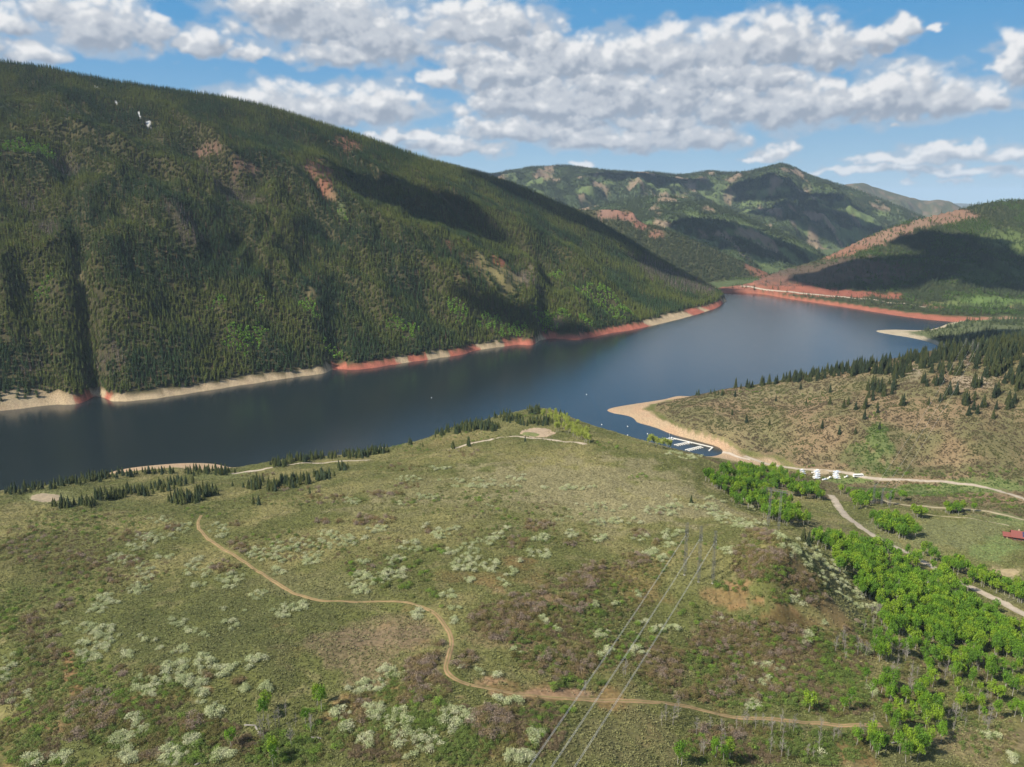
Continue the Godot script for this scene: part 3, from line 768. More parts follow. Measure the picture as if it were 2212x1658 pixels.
func road(called: String, pts: Array, wide: float, tints: Array, m: Material, step := 2.5) -> PackedVector3Array:
	var path := road_path(pts, step)
	var cols := tints.size()
	var v := PackedVector3Array()
	var c := PackedColorArray()
	var ix := PackedInt32Array()
	for k in path.size():
		var t := path[mini(k + 1, path.size() - 1)] - path[maxi(k - 1, 0)]
		var side := Vector3(-t.z, 0, t.x).normalized()
		var w := wide * (1.0 + 0.14 * n_spot.get_noise_1d(k * 0.21))
		var drift := 0.25 * wide * n_spot.get_noise_1d(k * 0.05 + 300.0)
		for i in cols:
			var ragged := 0.12 * wide * n_spot.get_noise_2d(k * 0.7, i * 9.0) if i == 0 or i == cols - 1 else 0.0
			var p := path[k] + side * ((i / float(cols - 1) - 0.5) * w + drift + ragged)
			var lift := 0.03 if i == 0 or i == cols - 1 else 0.13
			v.append(Vector3(p.x, ground(p.x, p.z) + lift, p.z))
			var g := 1.0 + 0.3 * n_spot.get_noise_2d(p.x * 0.3, p.z * 0.3)
			c.append(Color(tints[i].r * g, tints[i].g * g, tints[i].b * g))
			if i and k:
				var a := v.size() - 1
				ix.append_array([a - cols - 1, a - 1, a - cols, a - cols, a - 1, a])
		claim(path[k], wide * 0.5 + (7.0 if wide > 6.5 and wide < 8.0 else 2.4), 2)
		claim(path[k], wide * 0.5, 1)
	var arr := []
	arr.resize(Mesh.ARRAY_MAX)
	arr[Mesh.ARRAY_VERTEX] = v
	arr[Mesh.ARRAY_COLOR] = c
	arr[Mesh.ARRAY_INDEX] = ix
	var mesh := ArrayMesh.new()
	mesh.add_surface_from_arrays(Mesh.PRIMITIVE_TRIANGLES, arr)
	mesh.surface_set_material(0, m)
	setting(put(called, mesh))
	return path

func lot(called: String, u: float, v0: float, ru: float, rv: float, tint: Color, m: Material, lift := 0.1) -> void:
	var o := survey(u, v0)
	var ax := (survey(u + ru, v0) - survey(u - ru, v0)) * 0.5
	var ay := (survey(u, v0 - rv) - survey(u, v0 + rv)) * 0.5
	var v := PackedVector3Array()
	var c := PackedColorArray()
	var ix := PackedInt32Array()
	var n := 40
	for k in 9:
		for i in n:
			var a := TAU * i / n
			var d := k / 8.0 * (1.0 + 0.16 * n_spot.get_noise_2d(cos(a) * 1.4 + u, sin(a) * 1.4))
			var p := o + (ax * cos(a) + ay * sin(a)) * d
			v.append(Vector3(p.x, ground(p.x, p.z) + (lift if k < 8 else lift * 0.3), p.z))
			var g := 1.0 + 0.3 * n_spot.get_noise_2d(p.x * 0.2, p.z * 0.2)
			c.append(Color(tint.r * g, tint.g * g, tint.b * g))
			if k == 8: continue
			var e := k * n + i
			var f := k * n + (i + 1) % n
			ix.append_array([e, e + n, f, f, e + n, f + n])
			claim(p, 2.0, 1)
	var arr := []
	arr.resize(Mesh.ARRAY_MAX)
	arr[Mesh.ARRAY_VERTEX] = v
	arr[Mesh.ARRAY_COLOR] = c
	arr[Mesh.ARRAY_INDEX] = ix
	var mesh := ArrayMesh.new()
	mesh.add_surface_from_arrays(Mesh.PRIMITIVE_TRIANGLES, arr)
	mesh.surface_set_material(0, m)
	setting(put(called, mesh))

func build_roads() -> void:
	var m := leafy(0.0)
	m.albedo_texture = grain_texture(33, 0.02, 0.7, 1.0)
	m.uv1_triplanar = true
	m.uv1_world_triplanar = true
	m.uv1_scale = Vector3(0.12, 0.12, 0.12)
	m.roughness = 0.95
	var dirt := Color(0.27, 0.19, 0.10)
	var pale := Color(0.35, 0.235, 0.135)
	var weeds := Color(0.19, 0.175, 0.07)
	var track := [dirt, pale, weeds, pale, dirt]
	road("dirt_track", [[434, 1114], [428, 1136], [443, 1159], [480, 1187], [520, 1210], [560, 1237], [600, 1262], [650, 1287], [700, 1299], [760, 1301], [830, 1300], [884, 1303], [924, 1316], [950, 1336], [970, 1366], [975, 1393], [967, 1426], [964, 1449], [984, 1469], [1027, 1483], [1070, 1491], [1120, 1501], [1170, 1506], [1237, 1511], [1304, 1514], [1387, 1516], [1474, 1526], [1495, 1530], [1558, 1546], [1625, 1554], [1708, 1559], [1775, 1563], [1858, 1566], [1905, 1567]], 2.2, track, m)
	var gravel := Color(0.43, 0.37, 0.30)
	var edge := Color(0.36, 0.31, 0.23)
	var plain := [edge, gravel, gravel, edge]
	road("gravel_road", [[1795, 1070], [1806, 1084], [1812, 1095], [1821, 1108], [1836, 1122], [1855, 1136], [1874, 1149], [1894, 1161], [1915, 1173]], 7.0, plain, m)
	road("gravel_road", [[1915, 1173], [1960, 1195], [2020, 1228], [2090, 1266], [2156, 1297], [2186, 1314], [2220, 1332], [2280, 1370]], 6.4, plain, m)
	road("gravel_road", [[1608, 986], [1640, 997], [1680, 1007], [1726, 1014], [1761, 1016], [1794, 1018], [1827, 1023], [1864, 1031], [1929, 1037], [1999, 1040], [2069, 1046], [2128, 1054], [2174, 1066], [2214, 1080], [2290, 1110]], 6.0, plain, m)
	road("gravel_road", [[975, 970], [997, 965], [1020, 958], [1060, 950], [1090, 945], [1137, 946], [1187, 950], [1230, 956], [1264, 961]], 6.0, [edge, Color(0.46, 0.39, 0.3), Color(0.46, 0.39, 0.3), edge], m)
	road("gravel_road", [[500, 1024], [530, 1020], [567, 1015], [617, 1006], [667, 1001], [717, 998], [760, 996], [800, 994]], 5.0, plain, m)
	road("gravel_road", [[1600, 618], [1628, 621], [1648, 625], [1708, 631], [1758, 636], [1808, 641], [1862, 646], [1902, 650], [1948, 656], [2000, 664]], 11.0, plain, m, 8.0)
	var worn := [Color(0.3, 0.26, 0.15), Color(0.38, 0.33, 0.22), Color(0.38, 0.33, 0.22), Color(0.3, 0.26, 0.15)]
	road("meadow_track", [[1904, 1080], [1941, 1089], [1976, 1093], [2046, 1098], [2104, 1102], [2163, 1112], [2193, 1119], [2230, 1128]], 4.0, worn, m)
	road("meadow_track", [[1990, 1110], [2046, 1117], [2125, 1126], [2180, 1136]], 2.6, worn, m)
	road("launch_ramp", [[1540, 975], [1560, 978], [1590, 986], [1620, 994]], 5.0, [Color(0.5, 0.42, 0.34), Color(0.55, 0.48, 0.4), Color(0.5, 0.42, 0.34)], m)
	lot("gravel_lot", 1160, 937, 38, 11, Color(0.43, 0.33, 0.23), m, 0.16)
	lot("grass_island", 1146, 939, 20, 4.5, Color(0.2, 0.22, 0.085), m, 0.3)
	lot("gravel_lot", 100, 1077, 36, 9, Color(0.33, 0.27, 0.19), m)
	lot("gravel_lot", 1778, 1021, 14, 5, Color(0.37, 0.3, 0.2), m, 0.2)
	lot("gravel_lot", 2170, 1238, 30, 8, Color(0.36, 0.29, 0.17), m)

# ---------------------------------------------------------------- plants: a few shapes of each kind, shared by all that stand
func solid(v: PackedVector3Array, c: PackedColorArray, m: Material, into: ArrayMesh = null) -> ArrayMesh:
	var arr := []
	arr.resize(Mesh.ARRAY_MAX)
	arr[Mesh.ARRAY_VERTEX] = v
	if c.size(): arr[Mesh.ARRAY_COLOR] = c
	var mesh := into if into else ArrayMesh.new()
	mesh.add_surface_from_arrays(Mesh.PRIMITIVE_TRIANGLES, arr)
	mesh.surface_set_material(mesh.get_surface_count() - 1, m)
	return mesh

func tube(v: PackedVector3Array, a: Vector3, b: Vector3, ra: float, rb: float, n := 5) -> void:
	var y := (b - a).normalized()
	var x := y.cross(Vector3(0.31, 0.17, 0.93)).normalized()
	var z := x.cross(y)
	for i in n:
		var p := x * cos(TAU * i / n) + z * sin(TAU * i / n)
		var q := x * cos(TAU * (i + 1) / n) + z * sin(TAU * (i + 1) / n)
		v.append_array([a + p * ra, b + p * rb, a + q * ra, a + q * ra, b + p * rb, b + q * rb])

func dye(c: PackedColorArray, n: int, k: Color) -> void:
	for i in n: c.append(k)

func around_() -> Vector3:
	var z := rng.randf_range(-1.0, 1.0)
	var a := rng.randf() * TAU
	return Vector3(sqrt(1.0 - z * z) * cos(a), z, sqrt(1.0 - z * z) * sin(a))

func leaf(v: PackedVector3Array, p: Vector3, s: float, facing := Vector3.ZERO) -> void:
	var n := (around_() + facing).normalized()
	var x := n.cross(around_()).normalized() * s
	var y := n.cross(x).normalized() * s * rng.randf_range(0.5, 0.9)
	v.append_array([p - x, p + y, p + x, p - x, p + x, p - y])

# conifer of height 1
func fir(levels: int, fronds: int, wide: float, ragged: float) -> Array:
	var v := PackedVector3Array()
	var c := PackedColorArray()
	for k in levels:
		var y := lerpf(0.10, 0.95, k / float(levels - 1))
		var rad := wide * pow(1.0 - y, 0.8) + 0.012
		var a0 := rng.randf() * TAU
		for j in fronds:
			var a := a0 + TAU * (j + rng.randf_range(-0.25, 0.25)) / fronds
			var r := rad * rng.randf_range(1.0 - ragged, 1.1)
			var d := Vector3(cos(a), 0, sin(a))
			var s := Vector3(-sin(a), 0, cos(a)) * rad * 2.6 / fronds
			var root := Vector3(0, y + 0.05, 0)
			var tip := d * r + Vector3(0, y - 0.035 - 0.2 * r, 0)
			var mid := d * r * 0.55 + Vector3(0, y + 0.0, 0)
			v.append_array([root, mid - s, tip, root, tip, mid + s])
			var g := rng.randf_range(0.62, 1.0)
			dye(c, 6, Color(g, g * rng.randf_range(0.94, 1.0), g * 0.95))
	return [v, c]

func fir_mesh(levels: int, fronds: int, wide: float, ragged: float, m: Material) -> ArrayMesh:
	var f := fir(levels, fronds, wide, ragged)
	return solid(f[0], f[1], m)

# a crown of leaf clumps; the tree is 1 high and its crown starts at `low`
func leafy_crown(low: float, wide: float, clumps: int, leaves: int, size: float, m: Material) -> ArrayMesh:
	var v := PackedVector3Array()
	var c := PackedColorArray()
	for k in clumps:
		var t := rng.randf()
		var y := lerpf(low + 0.06, 0.94, t)
		var out := wide * sqrt(sin(PI * clampf(0.16 + 0.7 * t, 0.0, 1.0))) * sqrt(rng.randf()) * 0.8
		var a := rng.randf() * TAU
		var o := Vector3(cos(a) * out, y, sin(a) * out)
		var rad := wide * rng.randf_range(0.30, 0.5)
		var g0 := rng.randf_range(0.7, 1.0)
		for j in leaves:
			var d := around_()
			var p := o + d * Vector3(rad, rad * 0.8, rad) * pow(rng.randf(), 0.4)
			leaf(v, p, size * rng.randf_range(0.6, 1.2), d * 0.6)
			var g := g0 * rng.randf_range(0.78, 1.0)
			dye(c, 6, Color(g, g, g * 0.9))
	return solid(v, c, m)

func bole(height: float, rad: float, limbs: int, m: Material, up_to := 0.86) -> ArrayMesh:
	var v := PackedVector3Array()
	var lean := Vector3(rng.randf_range(-0.03, 0.03), 0, rng.randf_range(-0.03, 0.03))
	var p := Vector3(0, -0.03, 0)
	var r := rad
	for k in 4:
		var q := Vector3(lean.x * (k + 1), height * up_to * (k + 1) / 4.0, lean.z * (k + 1))
		var r2 := rad * (1.0 - 0.21 * (k + 1))
		tube(v, p, q, r, r2, 5)
		p = q
		r = r2
	for k in limbs:
		var t := rng.randf_range(0.45, 0.85)
		var a := rng.randf() * TAU
		var o := Vector3(lean.x * 4 * t, height * t, lean.z * 4 * t)
		tube(v, o, o + Vector3(cos(a) * 0.13, rng.randf_range(0.06, 0.16), sin(a) * 0.13), rad * 0.45, rad * 0.12, 3)
	return solid(v, PackedColorArray(), m)

func bare_tree(m: Material) -> ArrayMesh:
	var v := PackedVector3Array()
	var lean := Vector3(rng.randf_range(-0.06, 0.06), 0, rng.randf_range(-0.06, 0.06))
	tube(v, Vector3(0, -0.02, 0), lean * 0.5 + Vector3(0, 0.5, 0), 0.016, 0.011)
	tube(v, lean * 0.5 + Vector3(0, 0.5, 0), lean + Vector3(0, 0.98, 0), 0.011, 0.004)
	for k in 22:
		var t := rng.randf_range(0.3, 0.95)
		var a := rng.randf() * TAU
		var o := lean * t + Vector3(0, t, 0)
		var e := o + Vector3(cos(a), 0, sin(a)) * (0.24 * (1.1 - t) + 0.04) + Vector3(0, rng.randf_range(0.08, 0.22), 0)
		tube(v, o, e, 0.007, 0.003, 3)
		for j in 3:
			var s := o.lerp(e, rng.randf_range(0.4, 0.9))
			tube(v, s, s + around_() * 0.06 + Vector3(0, 0.05, 0), 0.004, 0.002, 3)
	return solid(v, PackedColorArray(), m)

# a rounded shrub, 1 wide and about 0.65 high, made of leaves on several domes
func shrub(domes: int, leaves: int, size: float, m: Material, stems := 0) -> ArrayMesh:
	var v := PackedVector3Array()
	var c := PackedColorArray()
	for k in domes:
		var a := rng.randf() * TAU
		var d := 0.30 * sqrt(rng.randf()) if k else 0.0
		var rad := rng.randf_range(0.18, 0.30)
		var o := Vector3(cos(a) * d, rng.randf_range(0.10, 0.34) * (1.0 - d), sin(a) * d)
		var g0 := rng.randf_range(0.8, 1.0)
		for j in leaves:
			var n := around_()
			if n.y < -0.3: n.y = -n.y
			var p := o + n * rad * rng.randf_range(0.75, 1.08)
			leaf(v, Vector3(p.x, maxf(p.y, 0.0), p.z), size * rng.randf_range(0.6, 1.3), n * 0.9)
			var g := g0 * rng.randf_range(0.74, 1.0)
			dye(c, 6, Color(g, g, g))
	for k in stems:
		var a := rng.randf() * TAU
		var d := 0.34 * sqrt(rng.randf())
		var p := Vector3(cos(a) * d, rng.randf_range(0.3, 0.62) - d * 0.4, sin(a) * d)
		var s0 := v.size()
		tube(v, Vector3(p.x * 0.4, 0, p.z * 0.4), p, 0.012, 0.005, 3)
		var g := rng.randf_range(0.6, 0.9)
		dye(c, v.size() - s0, Color(g, g * 0.93, g * 0.9))
	return solid(v, c, m)

func tuft(leaves: int, m: Material) -> ArrayMesh:
	var v := PackedVector3Array()
	var c := PackedColorArray()
	for j in leaves:
		var n := around_()
		n.y = absf(n.y)
		leaf(v, Vector3(n.x * 0.42, n.y * 0.42 + 0.05, n.z * 0.42), rng.randf_range(0.13, 0.26), n)
		var g := rng.randf_range(0.68, 1.0)
		dye(c, 6, Color(g, g, g))
	return solid(v, c, m)

class Bag:
	var data := PackedFloat32Array()
	var count := 0
	func add(p: Vector3, yaw: float, w: float, h: float, c: Color) -> void:
		var s := sin(yaw) * w
		var k := cos(yaw) * w
		data.append_array([k, 0, s, p.x, 0, h, 0, p.y, -s, 0, k, p.z, c.r, c.g, c.b, 1.0])
		count += 1

func multi(called: String, mesh: Mesh, bag: Bag, label: String, category: String) -> void:
	if bag.count == 0: return
	var mm := MultiMesh.new()
	mm.transform_format = MultiMesh.TRANSFORM_3D
	mm.use_colors = true
	mm.mesh = mesh
	mm.instance_count = bag.count
	mm.buffer = bag.data
	var o := MultiMeshInstance3D.new()
	o.multimesh = mm
	o.name = numbered(called)
	add_child(o)
	stuff(o, label, category)

# a plant that can be told apart: spot, size, look, wording; the largest in view become things of their own
class Plant:
	var at: Vector3
	var size: float
	var tall: float
	var turn: float
	var look: int
	var shade: int
	var where: String
	var seen: float

func plant(list: Array, at: Vector3, size: float, tall: float, look: int, shade: int, where: String) -> void:
	var p := Plant.new()
	p.at = at
	p.size = size
	p.tall = tall
	p.turn = rng.randf() * TAU
	p.look = look
	p.shade = shade
	p.where = where
	p.seen = size * tall / (at - EYE).length_squared()
	list.append(p)

func spread(u: float, v: float, ru: float, rv: float) -> Vector3:
	var a := rng.randf() * TAU
	var d := sqrt(rng.randf())
	return survey(u + cos(a) * d * ru, v + sin(a) * d * rv)


# ---------------------------------------------------------------- woods on the mountains, and the brush that nobody could count
func mute(c: Color, g: float) -> Color:
	return Color(c.r * g, c.g * g, c.b * g)

func build_woods() -> void:
	var m := leafy(0.12)
	var firs: Array = []
	for k in 4: firs.append(fir_mesh(7, 6, 0.16 + 0.012 * k, 0.35, m))
	var clumps: Array = []
	for k in 3: clumps.append(leafy_crown(0.25, 0.26, 9, 9, 0.085, m))
	var snag := fir_mesh(6, 4, 0.11, 0.6, m)
	# stands of aspen and of dead trees on the left mountain: u, v, half width, half height
	var aspen_spots := [[530, 735, 46, 20], [505, 742, 20, 10], [670, 668, 18, 16], [468, 660, 24, 8], [990, 672, 24, 12], [850, 706, 22, 8], [885, 722, 26, 8], [560, 660, 14, 6], [1262, 640, 20, 7], [1320, 650, 12, 6], [1190, 700, 46, 10], [1268, 698, 9, 10], [1200, 600, 18, 8], [92, 630, 14, 14], [720, 770, 16, 12], [60, 322, 60, 16], [740, 470, 8, 16], [1110, 720, 40, 8], [560, 722, 20, 10], [1060, 700, 30, 10]]
	var dead_spots := [[240, 775, 22, 20], [395, 470, 18, 20], [100, 490, 26, 40], [130, 360, 30, 20], [70, 790, 30, 14], [1130, 605, 24, 16], [400, 510, 16, 18], [1290, 480, 60, 14], [60, 440, 24, 30], [500, 430, 26, 20], [1460, 600, 60, 12]]
	var spots: Array = []
	for s in aspen_spots: spots.append([s, 0])
	for s in dead_spots: spots.append([s, 1])
	var zones: Array = []
	for s in spots:
		var q = s[0]
		var o := survey(q[0], q[1])
		var ax := survey(q[0] + q[2], q[1]) - survey(q[0] - q[2], q[1])
		var rad := 0.5 * Vector2(ax.x, ax.z).length()
		zones.append([o.x, o.z, minf(rad, 130.0), rad * float(q[3]) / q[2] * 1.9, s[1]])
	var green: Array[Bag] = [Bag.new(), Bag.new(), Bag.new(), Bag.new()]
	var pale := Bag.new()
	var grey := Bag.new()
	var step := 5.2
	var x := -2300.0
	while x < 960.0:
		var za := 960.0
		while za < 2850.0:
			var px := x + rng.randf() * step
			var pz := -(za + rng.randf() * step)
			za += step
			var c := cell(px, pz)
			var k := int(c.y + 0.5) * COLS + int(c.x + 0.5)
			if layer[k] != 1 or slope_pos[k] > 1.03 or c.x < 40.0: continue
			var h := ground(px, pz)
			var w := n_spot.get_noise_2d(px * 0.03, pz * 0.03)
			if h < 10.5 + 3.0 * w: continue
			var b := bare(1, px, pz, 0.7 * w)
			if b > 0.12 and rng.randf() < (b if b > 0.97 else b * 0.86): continue
			var kind := -1
			for q in zones:
				var dx: float = px - q[0]
				var dz: float = pz - q[1]
				var a: float = (dx - dz) * 0.7071 / q[2]
				var e: float = (dx + dz) * 0.7071 / q[3]
				if a * a + e * e + 1.1 * w < 1.0 and rng.randf() < 0.82:
					kind = q[4]
					break
			var t := n_tone.get_noise_2d(px * 0.0045, pz * 0.0045)
			var g := rng.randf_range(0.72, 1.2)
			var at := Vector3(px, h - 0.3, pz)
			if kind == 0:
				if rng.randf() < 0.75: pale.add(at, rng.randf() * TAU, rng.randf_range(8.0, 12.0), rng.randf_range(8.0, 12.0), mute(Color(0.17, 0.31, 0.045), g))
				continue
			if kind == 1 and rng.randf() < 0.75:
				grey.add(at, rng.randf() * TAU, 15.0, rng.randf_range(9.0, 15.0), mute(Color(0.15, 0.125, 0.115), g))
				continue
			if rng.randf() < 0.012:
				grey.add(at, rng.randf() * TAU, 15.0, rng.randf_range(9.0, 15.0), mute(Color(0.19, 0.11, 0.075), g))
				continue
			if rng.randf() < 0.10 + 0.5 * maxf(0.0, n_tone.get_noise_2d(px * 0.012, pz * 0.012 + 33.0) - 0.2): continue
			var col := Color(0.026, 0.055, 0.019).lerp(Color(0.085, 0.108, 0.021), smoothstep(-0.35, 0.35, t + 0.25 * w + rng.randf_range(-0.2, 0.2)))
			green[rng.randi() % 4].add(at, rng.randf() * TAU, rng.randf_range(14.0, 21.0), rng.randf_range(8.5, 15.5), mute(col, g))
		x += step
	for k in 4: multi("conifer_forest", firs[k], green[k], ["dense dark green conifer forest covering the steep left mountain", "olive green young conifers mixed through the forest on the left mountain", "tall dark conifers mixed through the forest on the left mountain", "small conifers filling the gaps of the forest on the left mountain"][k], "forest")
	multi("aspen_stand", clumps[0], pale, "bright green aspen stands scattered through the conifer forest", "aspens")
	multi("dead_trees", snag, grey, "grey and rusty dead trees standing in the conifer forest", "dead trees")
	# the far right mountain, the shoulder with the red cliff and the valley floor
	var rest := Bag.new()
	var soft := Bag.new()
	var soft2 := Bag.new()
	x = -200.0
	step = 8.0
	while x < 2700.0:
		var za := 1500.0
		while za < 3700.0:
			var px := x + rng.randf() * step
			var pz := -(za + rng.randf() * step)
			za += step
			var c := cell(px, pz)
			if c.x > COLS - 40.0: continue
			var k := int(c.y + 0.5) * COLS + int(c.x + 0.5)
			var id := layer[k]
			if id == 1 or id > 3 and id != 8: continue
			if id != 0 and id != 8 and slope_pos[k] > 1.04: continue
			var h := ground(px, pz)
			if h < (4.0 if id == 0 else 8.5): continue
			var w := n_spot.get_noise_2d(px * 0.02, pz * 0.02)
			var t := n_tone.get_noise_2d(px * 0.004, pz * 0.004 + 5.0)
			var g := rng.randf_range(0.7, 1.2)
			var b := bare(id, px, pz, 0.5 * w) if id != 8 else 0.0
			if b > 0.1 and rng.randf() < b * 0.94: continue
			var at := Vector3(px, h - 0.3, pz)
			if id == 2:
				var brown := smoothstep(1350.0, 1050.0, px + 200.0 * w)
				if rng.randf() < brown * 0.82:
					if rng.randf() < 0.6: soft2.add(at, rng.randf() * TAU, rng.randf_range(5.0, 8.0), rng.randf_range(3.0, 5.0), mute(Color(0.10, 0.085, 0.055), g))
					continue
				if t + 0.4 * w > 0.02 and brown < 0.5:
					soft.add(at, rng.randf() * TAU, rng.randf_range(9.0, 14.0), rng.randf_range(8.0, 12.0), mute(Color(0.075, 0.132, 0.036), g))
					continue
				if slope_pos[k] > 0.55 and rng.randf() < 0.35: continue
			elif id == 0:
				if rng.randf() < 0.45: continue
				if t > 0.05:
					soft.add(at, rng.randf() * TAU, rng.randf_range(6.0, 10.0), rng.randf_range(4.0, 8.0), mute(Color(0.085, 0.115, 0.045), g))
					continue
			elif id == 8:
				if rng.randf() < 0.5: continue
				soft.add(at, rng.randf() * TAU, 12.0, 8.0, mute(Color(0.10, 0.16, 0.05), g))
				continue
			elif rng.randf() < 0.25: continue
			rest.add(at, rng.randf() * TAU, rng.randf_range(18.0, 26.0), rng.randf_range(10.0, 17.0), mute(Color(0.045, 0.066, 0.03), g))
		x += step
	multi("conifer_forest", firs[2], rest, "scattered dark conifers on the mountain across the far end of the lake", "forest")
	multi("aspen_stand", clumps[1], soft, "green aspen woods on the lower right mountain behind the lake", "aspens")
	multi("hillside_brush", clumps[2], soft2, "brown brush on the red slope above the far end of the lake", "brush")
	# the ranges behind
	var far := Bag.new()
	var far2 := Bag.new()
	x = -900.0
	step = 15.0
	while x < 4200.0:
		var za := 3300.0
		while za < 7000.0:
			var px := x + rng.randf() * step
			var pz := -(za + rng.randf() * step)
			za += step
			var c := cell(px, pz)
			if c.x > COLS - 40.0 or c.x < COLS * 0.4: continue
			var k := int(c.y + 0.5) * COLS + int(c.x + 0.5)
			var id := layer[k]
			if id != 4 and id != 5 or slope_pos[k] > 1.02: continue
			var big := n_tone.get_noise_2d(px * 0.0011 + 30.0, pz * 0.0011)
			var mid := n_tone.get_noise_2d(px * 0.0035, pz * 0.0035 + 8.0)
			var open := smoothstep(0.05, 0.3, mid + 0.5 * big) * smoothstep(0.98, 0.6, slope_pos[k])
			open = maxf(open, smoothstep(0.16, 0.36, n_tone.get_noise_2d(px * 0.004 + 70.0, pz * 0.002)))
			if rng.randf() < open * 0.93: continue
			var g := rng.randf_range(0.7, 1.2)
			var at := Vector3(px, ground(px, pz) - 0.5, pz)
			if n_tone.get_noise_2d(px * 0.006, pz * 0.006 + 60.0) > 0.12:
				far2.add(at, rng.randf() * TAU, rng.randf_range(14.0, 20.0), rng.randf_range(8.0, 12.0), mute(Color(0.085, 0.125, 0.05), g))
			else:
				far.add(at, rng.randf() * TAU, rng.randf_range(36.0, 52.0), rng.randf_range(13.0, 20.0), mute(Color(0.05, 0.072, 0.036), g))
		x += step
	multi("conifer_forest", firs[3], far, "dark conifer woods on the distant mountain range", "forest")
	multi("aspen_stand", clumps[2], far2, "pale green woods on the distant mountain range", "aspens")

func build_brush() -> void:
	var m := leafy(0.15)
	var tufts: Array = [tuft(9, m), tuft(11, m), tuft(8, m)]
	var bags: Array[Bag] = [Bag.new(), Bag.new(), Bag.new()]
	for k in 250000:
		var a := rng.randf_range(-0.63, 0.63)
		var r := rng.randf_range(205.0, 1010.0)
		var x := r * sin(a)
		var z := -r * cos(a)
		var h := ground(x, z)
		if h < 8.0 or road_near(x, z) == 1: continue
		var c := cell(x, z)
		if layer[int(c.y + 0.5) * COLS + int(c.x + 0.5)] != 0: continue
		if x > 170.0 and r > 760.0 and x / -z > 0.15: continue
		var w := n_spot.get_noise_2d(x * 0.03, z * 0.03)
		var s := soil(x, z, h, 0, 0.0)
		if s.r > s.g * 1.30 and rng.randf() < 0.72: continue
		var g := rng.randf_range(0.75, 1.25)
		var dry := smoothstep(0.21, 0.26, s.r)
		var col := s.lerp(Color(0.235, 0.24, 0.11).lerp(Color(0.275, 0.26, 0.145), dry), 0.4).lerp(Color(0.115, 0.132, 0.042), (0.22 + 0.3 * w) * (1.0 - 0.75 * dry))
		var size := rng.randf_range(0.7, 1.5) * (1.0 + r / 1600.0)
		bags[k % 3].add(Vector3(x, h, z), rng.randf() * TAU, size, size * rng.randf_range(0.5, 0.85), mute(col, g))
	multi("sagebrush", tufts[0], bags[0], "grey green sagebrush carpeting the foreground bench", "sagebrush")
	multi("sagebrush", tufts[1], bags[1], "low olive sagebrush tufts carpeting the foreground bench", "sagebrush")
	multi("sagebrush", tufts[2], bags[2], "dry sagebrush tufts mixed through the foreground bench", "sagebrush")
	# the brown hill: dense dark brush with bare tan soil showing between
	var m2 := leafy(0.1)
	var b := shrub(4, 12, 0.11, m2, 6)
	var bag := Bag.new()
	for k in 150000:
		var a := rng.randf_range(0.14, 0.63)
		var r := rng.randf_range(740.0, 1330.0)
		var x := r * sin(a)
		var z := -r * cos(a)
		var h := ground(x, z)
		if x < 170.0 or h < 9.5 or road_near(x, z) < 9 or layer_at(x, z) != 0: continue
		if r < 760.0: continue
		var net := n_net.get_noise_2d(x * 0.045, z * 0.045)
		if net > 0.30 and rng.randf() < 0.9: continue
		if h < 30.0 and r < 900.0 and n_tone.get_noise_2d(x * 0.01, z * 0.01) > -0.1 and rng.randf() < 0.7: continue
		var s := soil(x, z, h, 0, 0.0)
		var g := rng.randf_range(0.7, 1.2)
		var t := n_tone.get_noise_2d(x * 0.012, z * 0.012 + 20.0)
		var col := Color(0.15, 0.12, 0.075).lerp(Color(0.125, 0.135, 0.055), smoothstep(-0.2, 0.25, t + 0.3 * rng.randf_range(-1.0, 1.0)))
		if s.g > s.r: col = Color(0.10, 0.16, 0.045)
		var size := rng.randf_range(1.2, 2.7)
		bag.add(Vector3(x, h - 0.05, z), rng.randf() * TAU, size, size * 0.85, mute(col, g))
	multi("hillside_brush", b, bag, "brown and olive brush with tan soil between on the right hill", "brush")

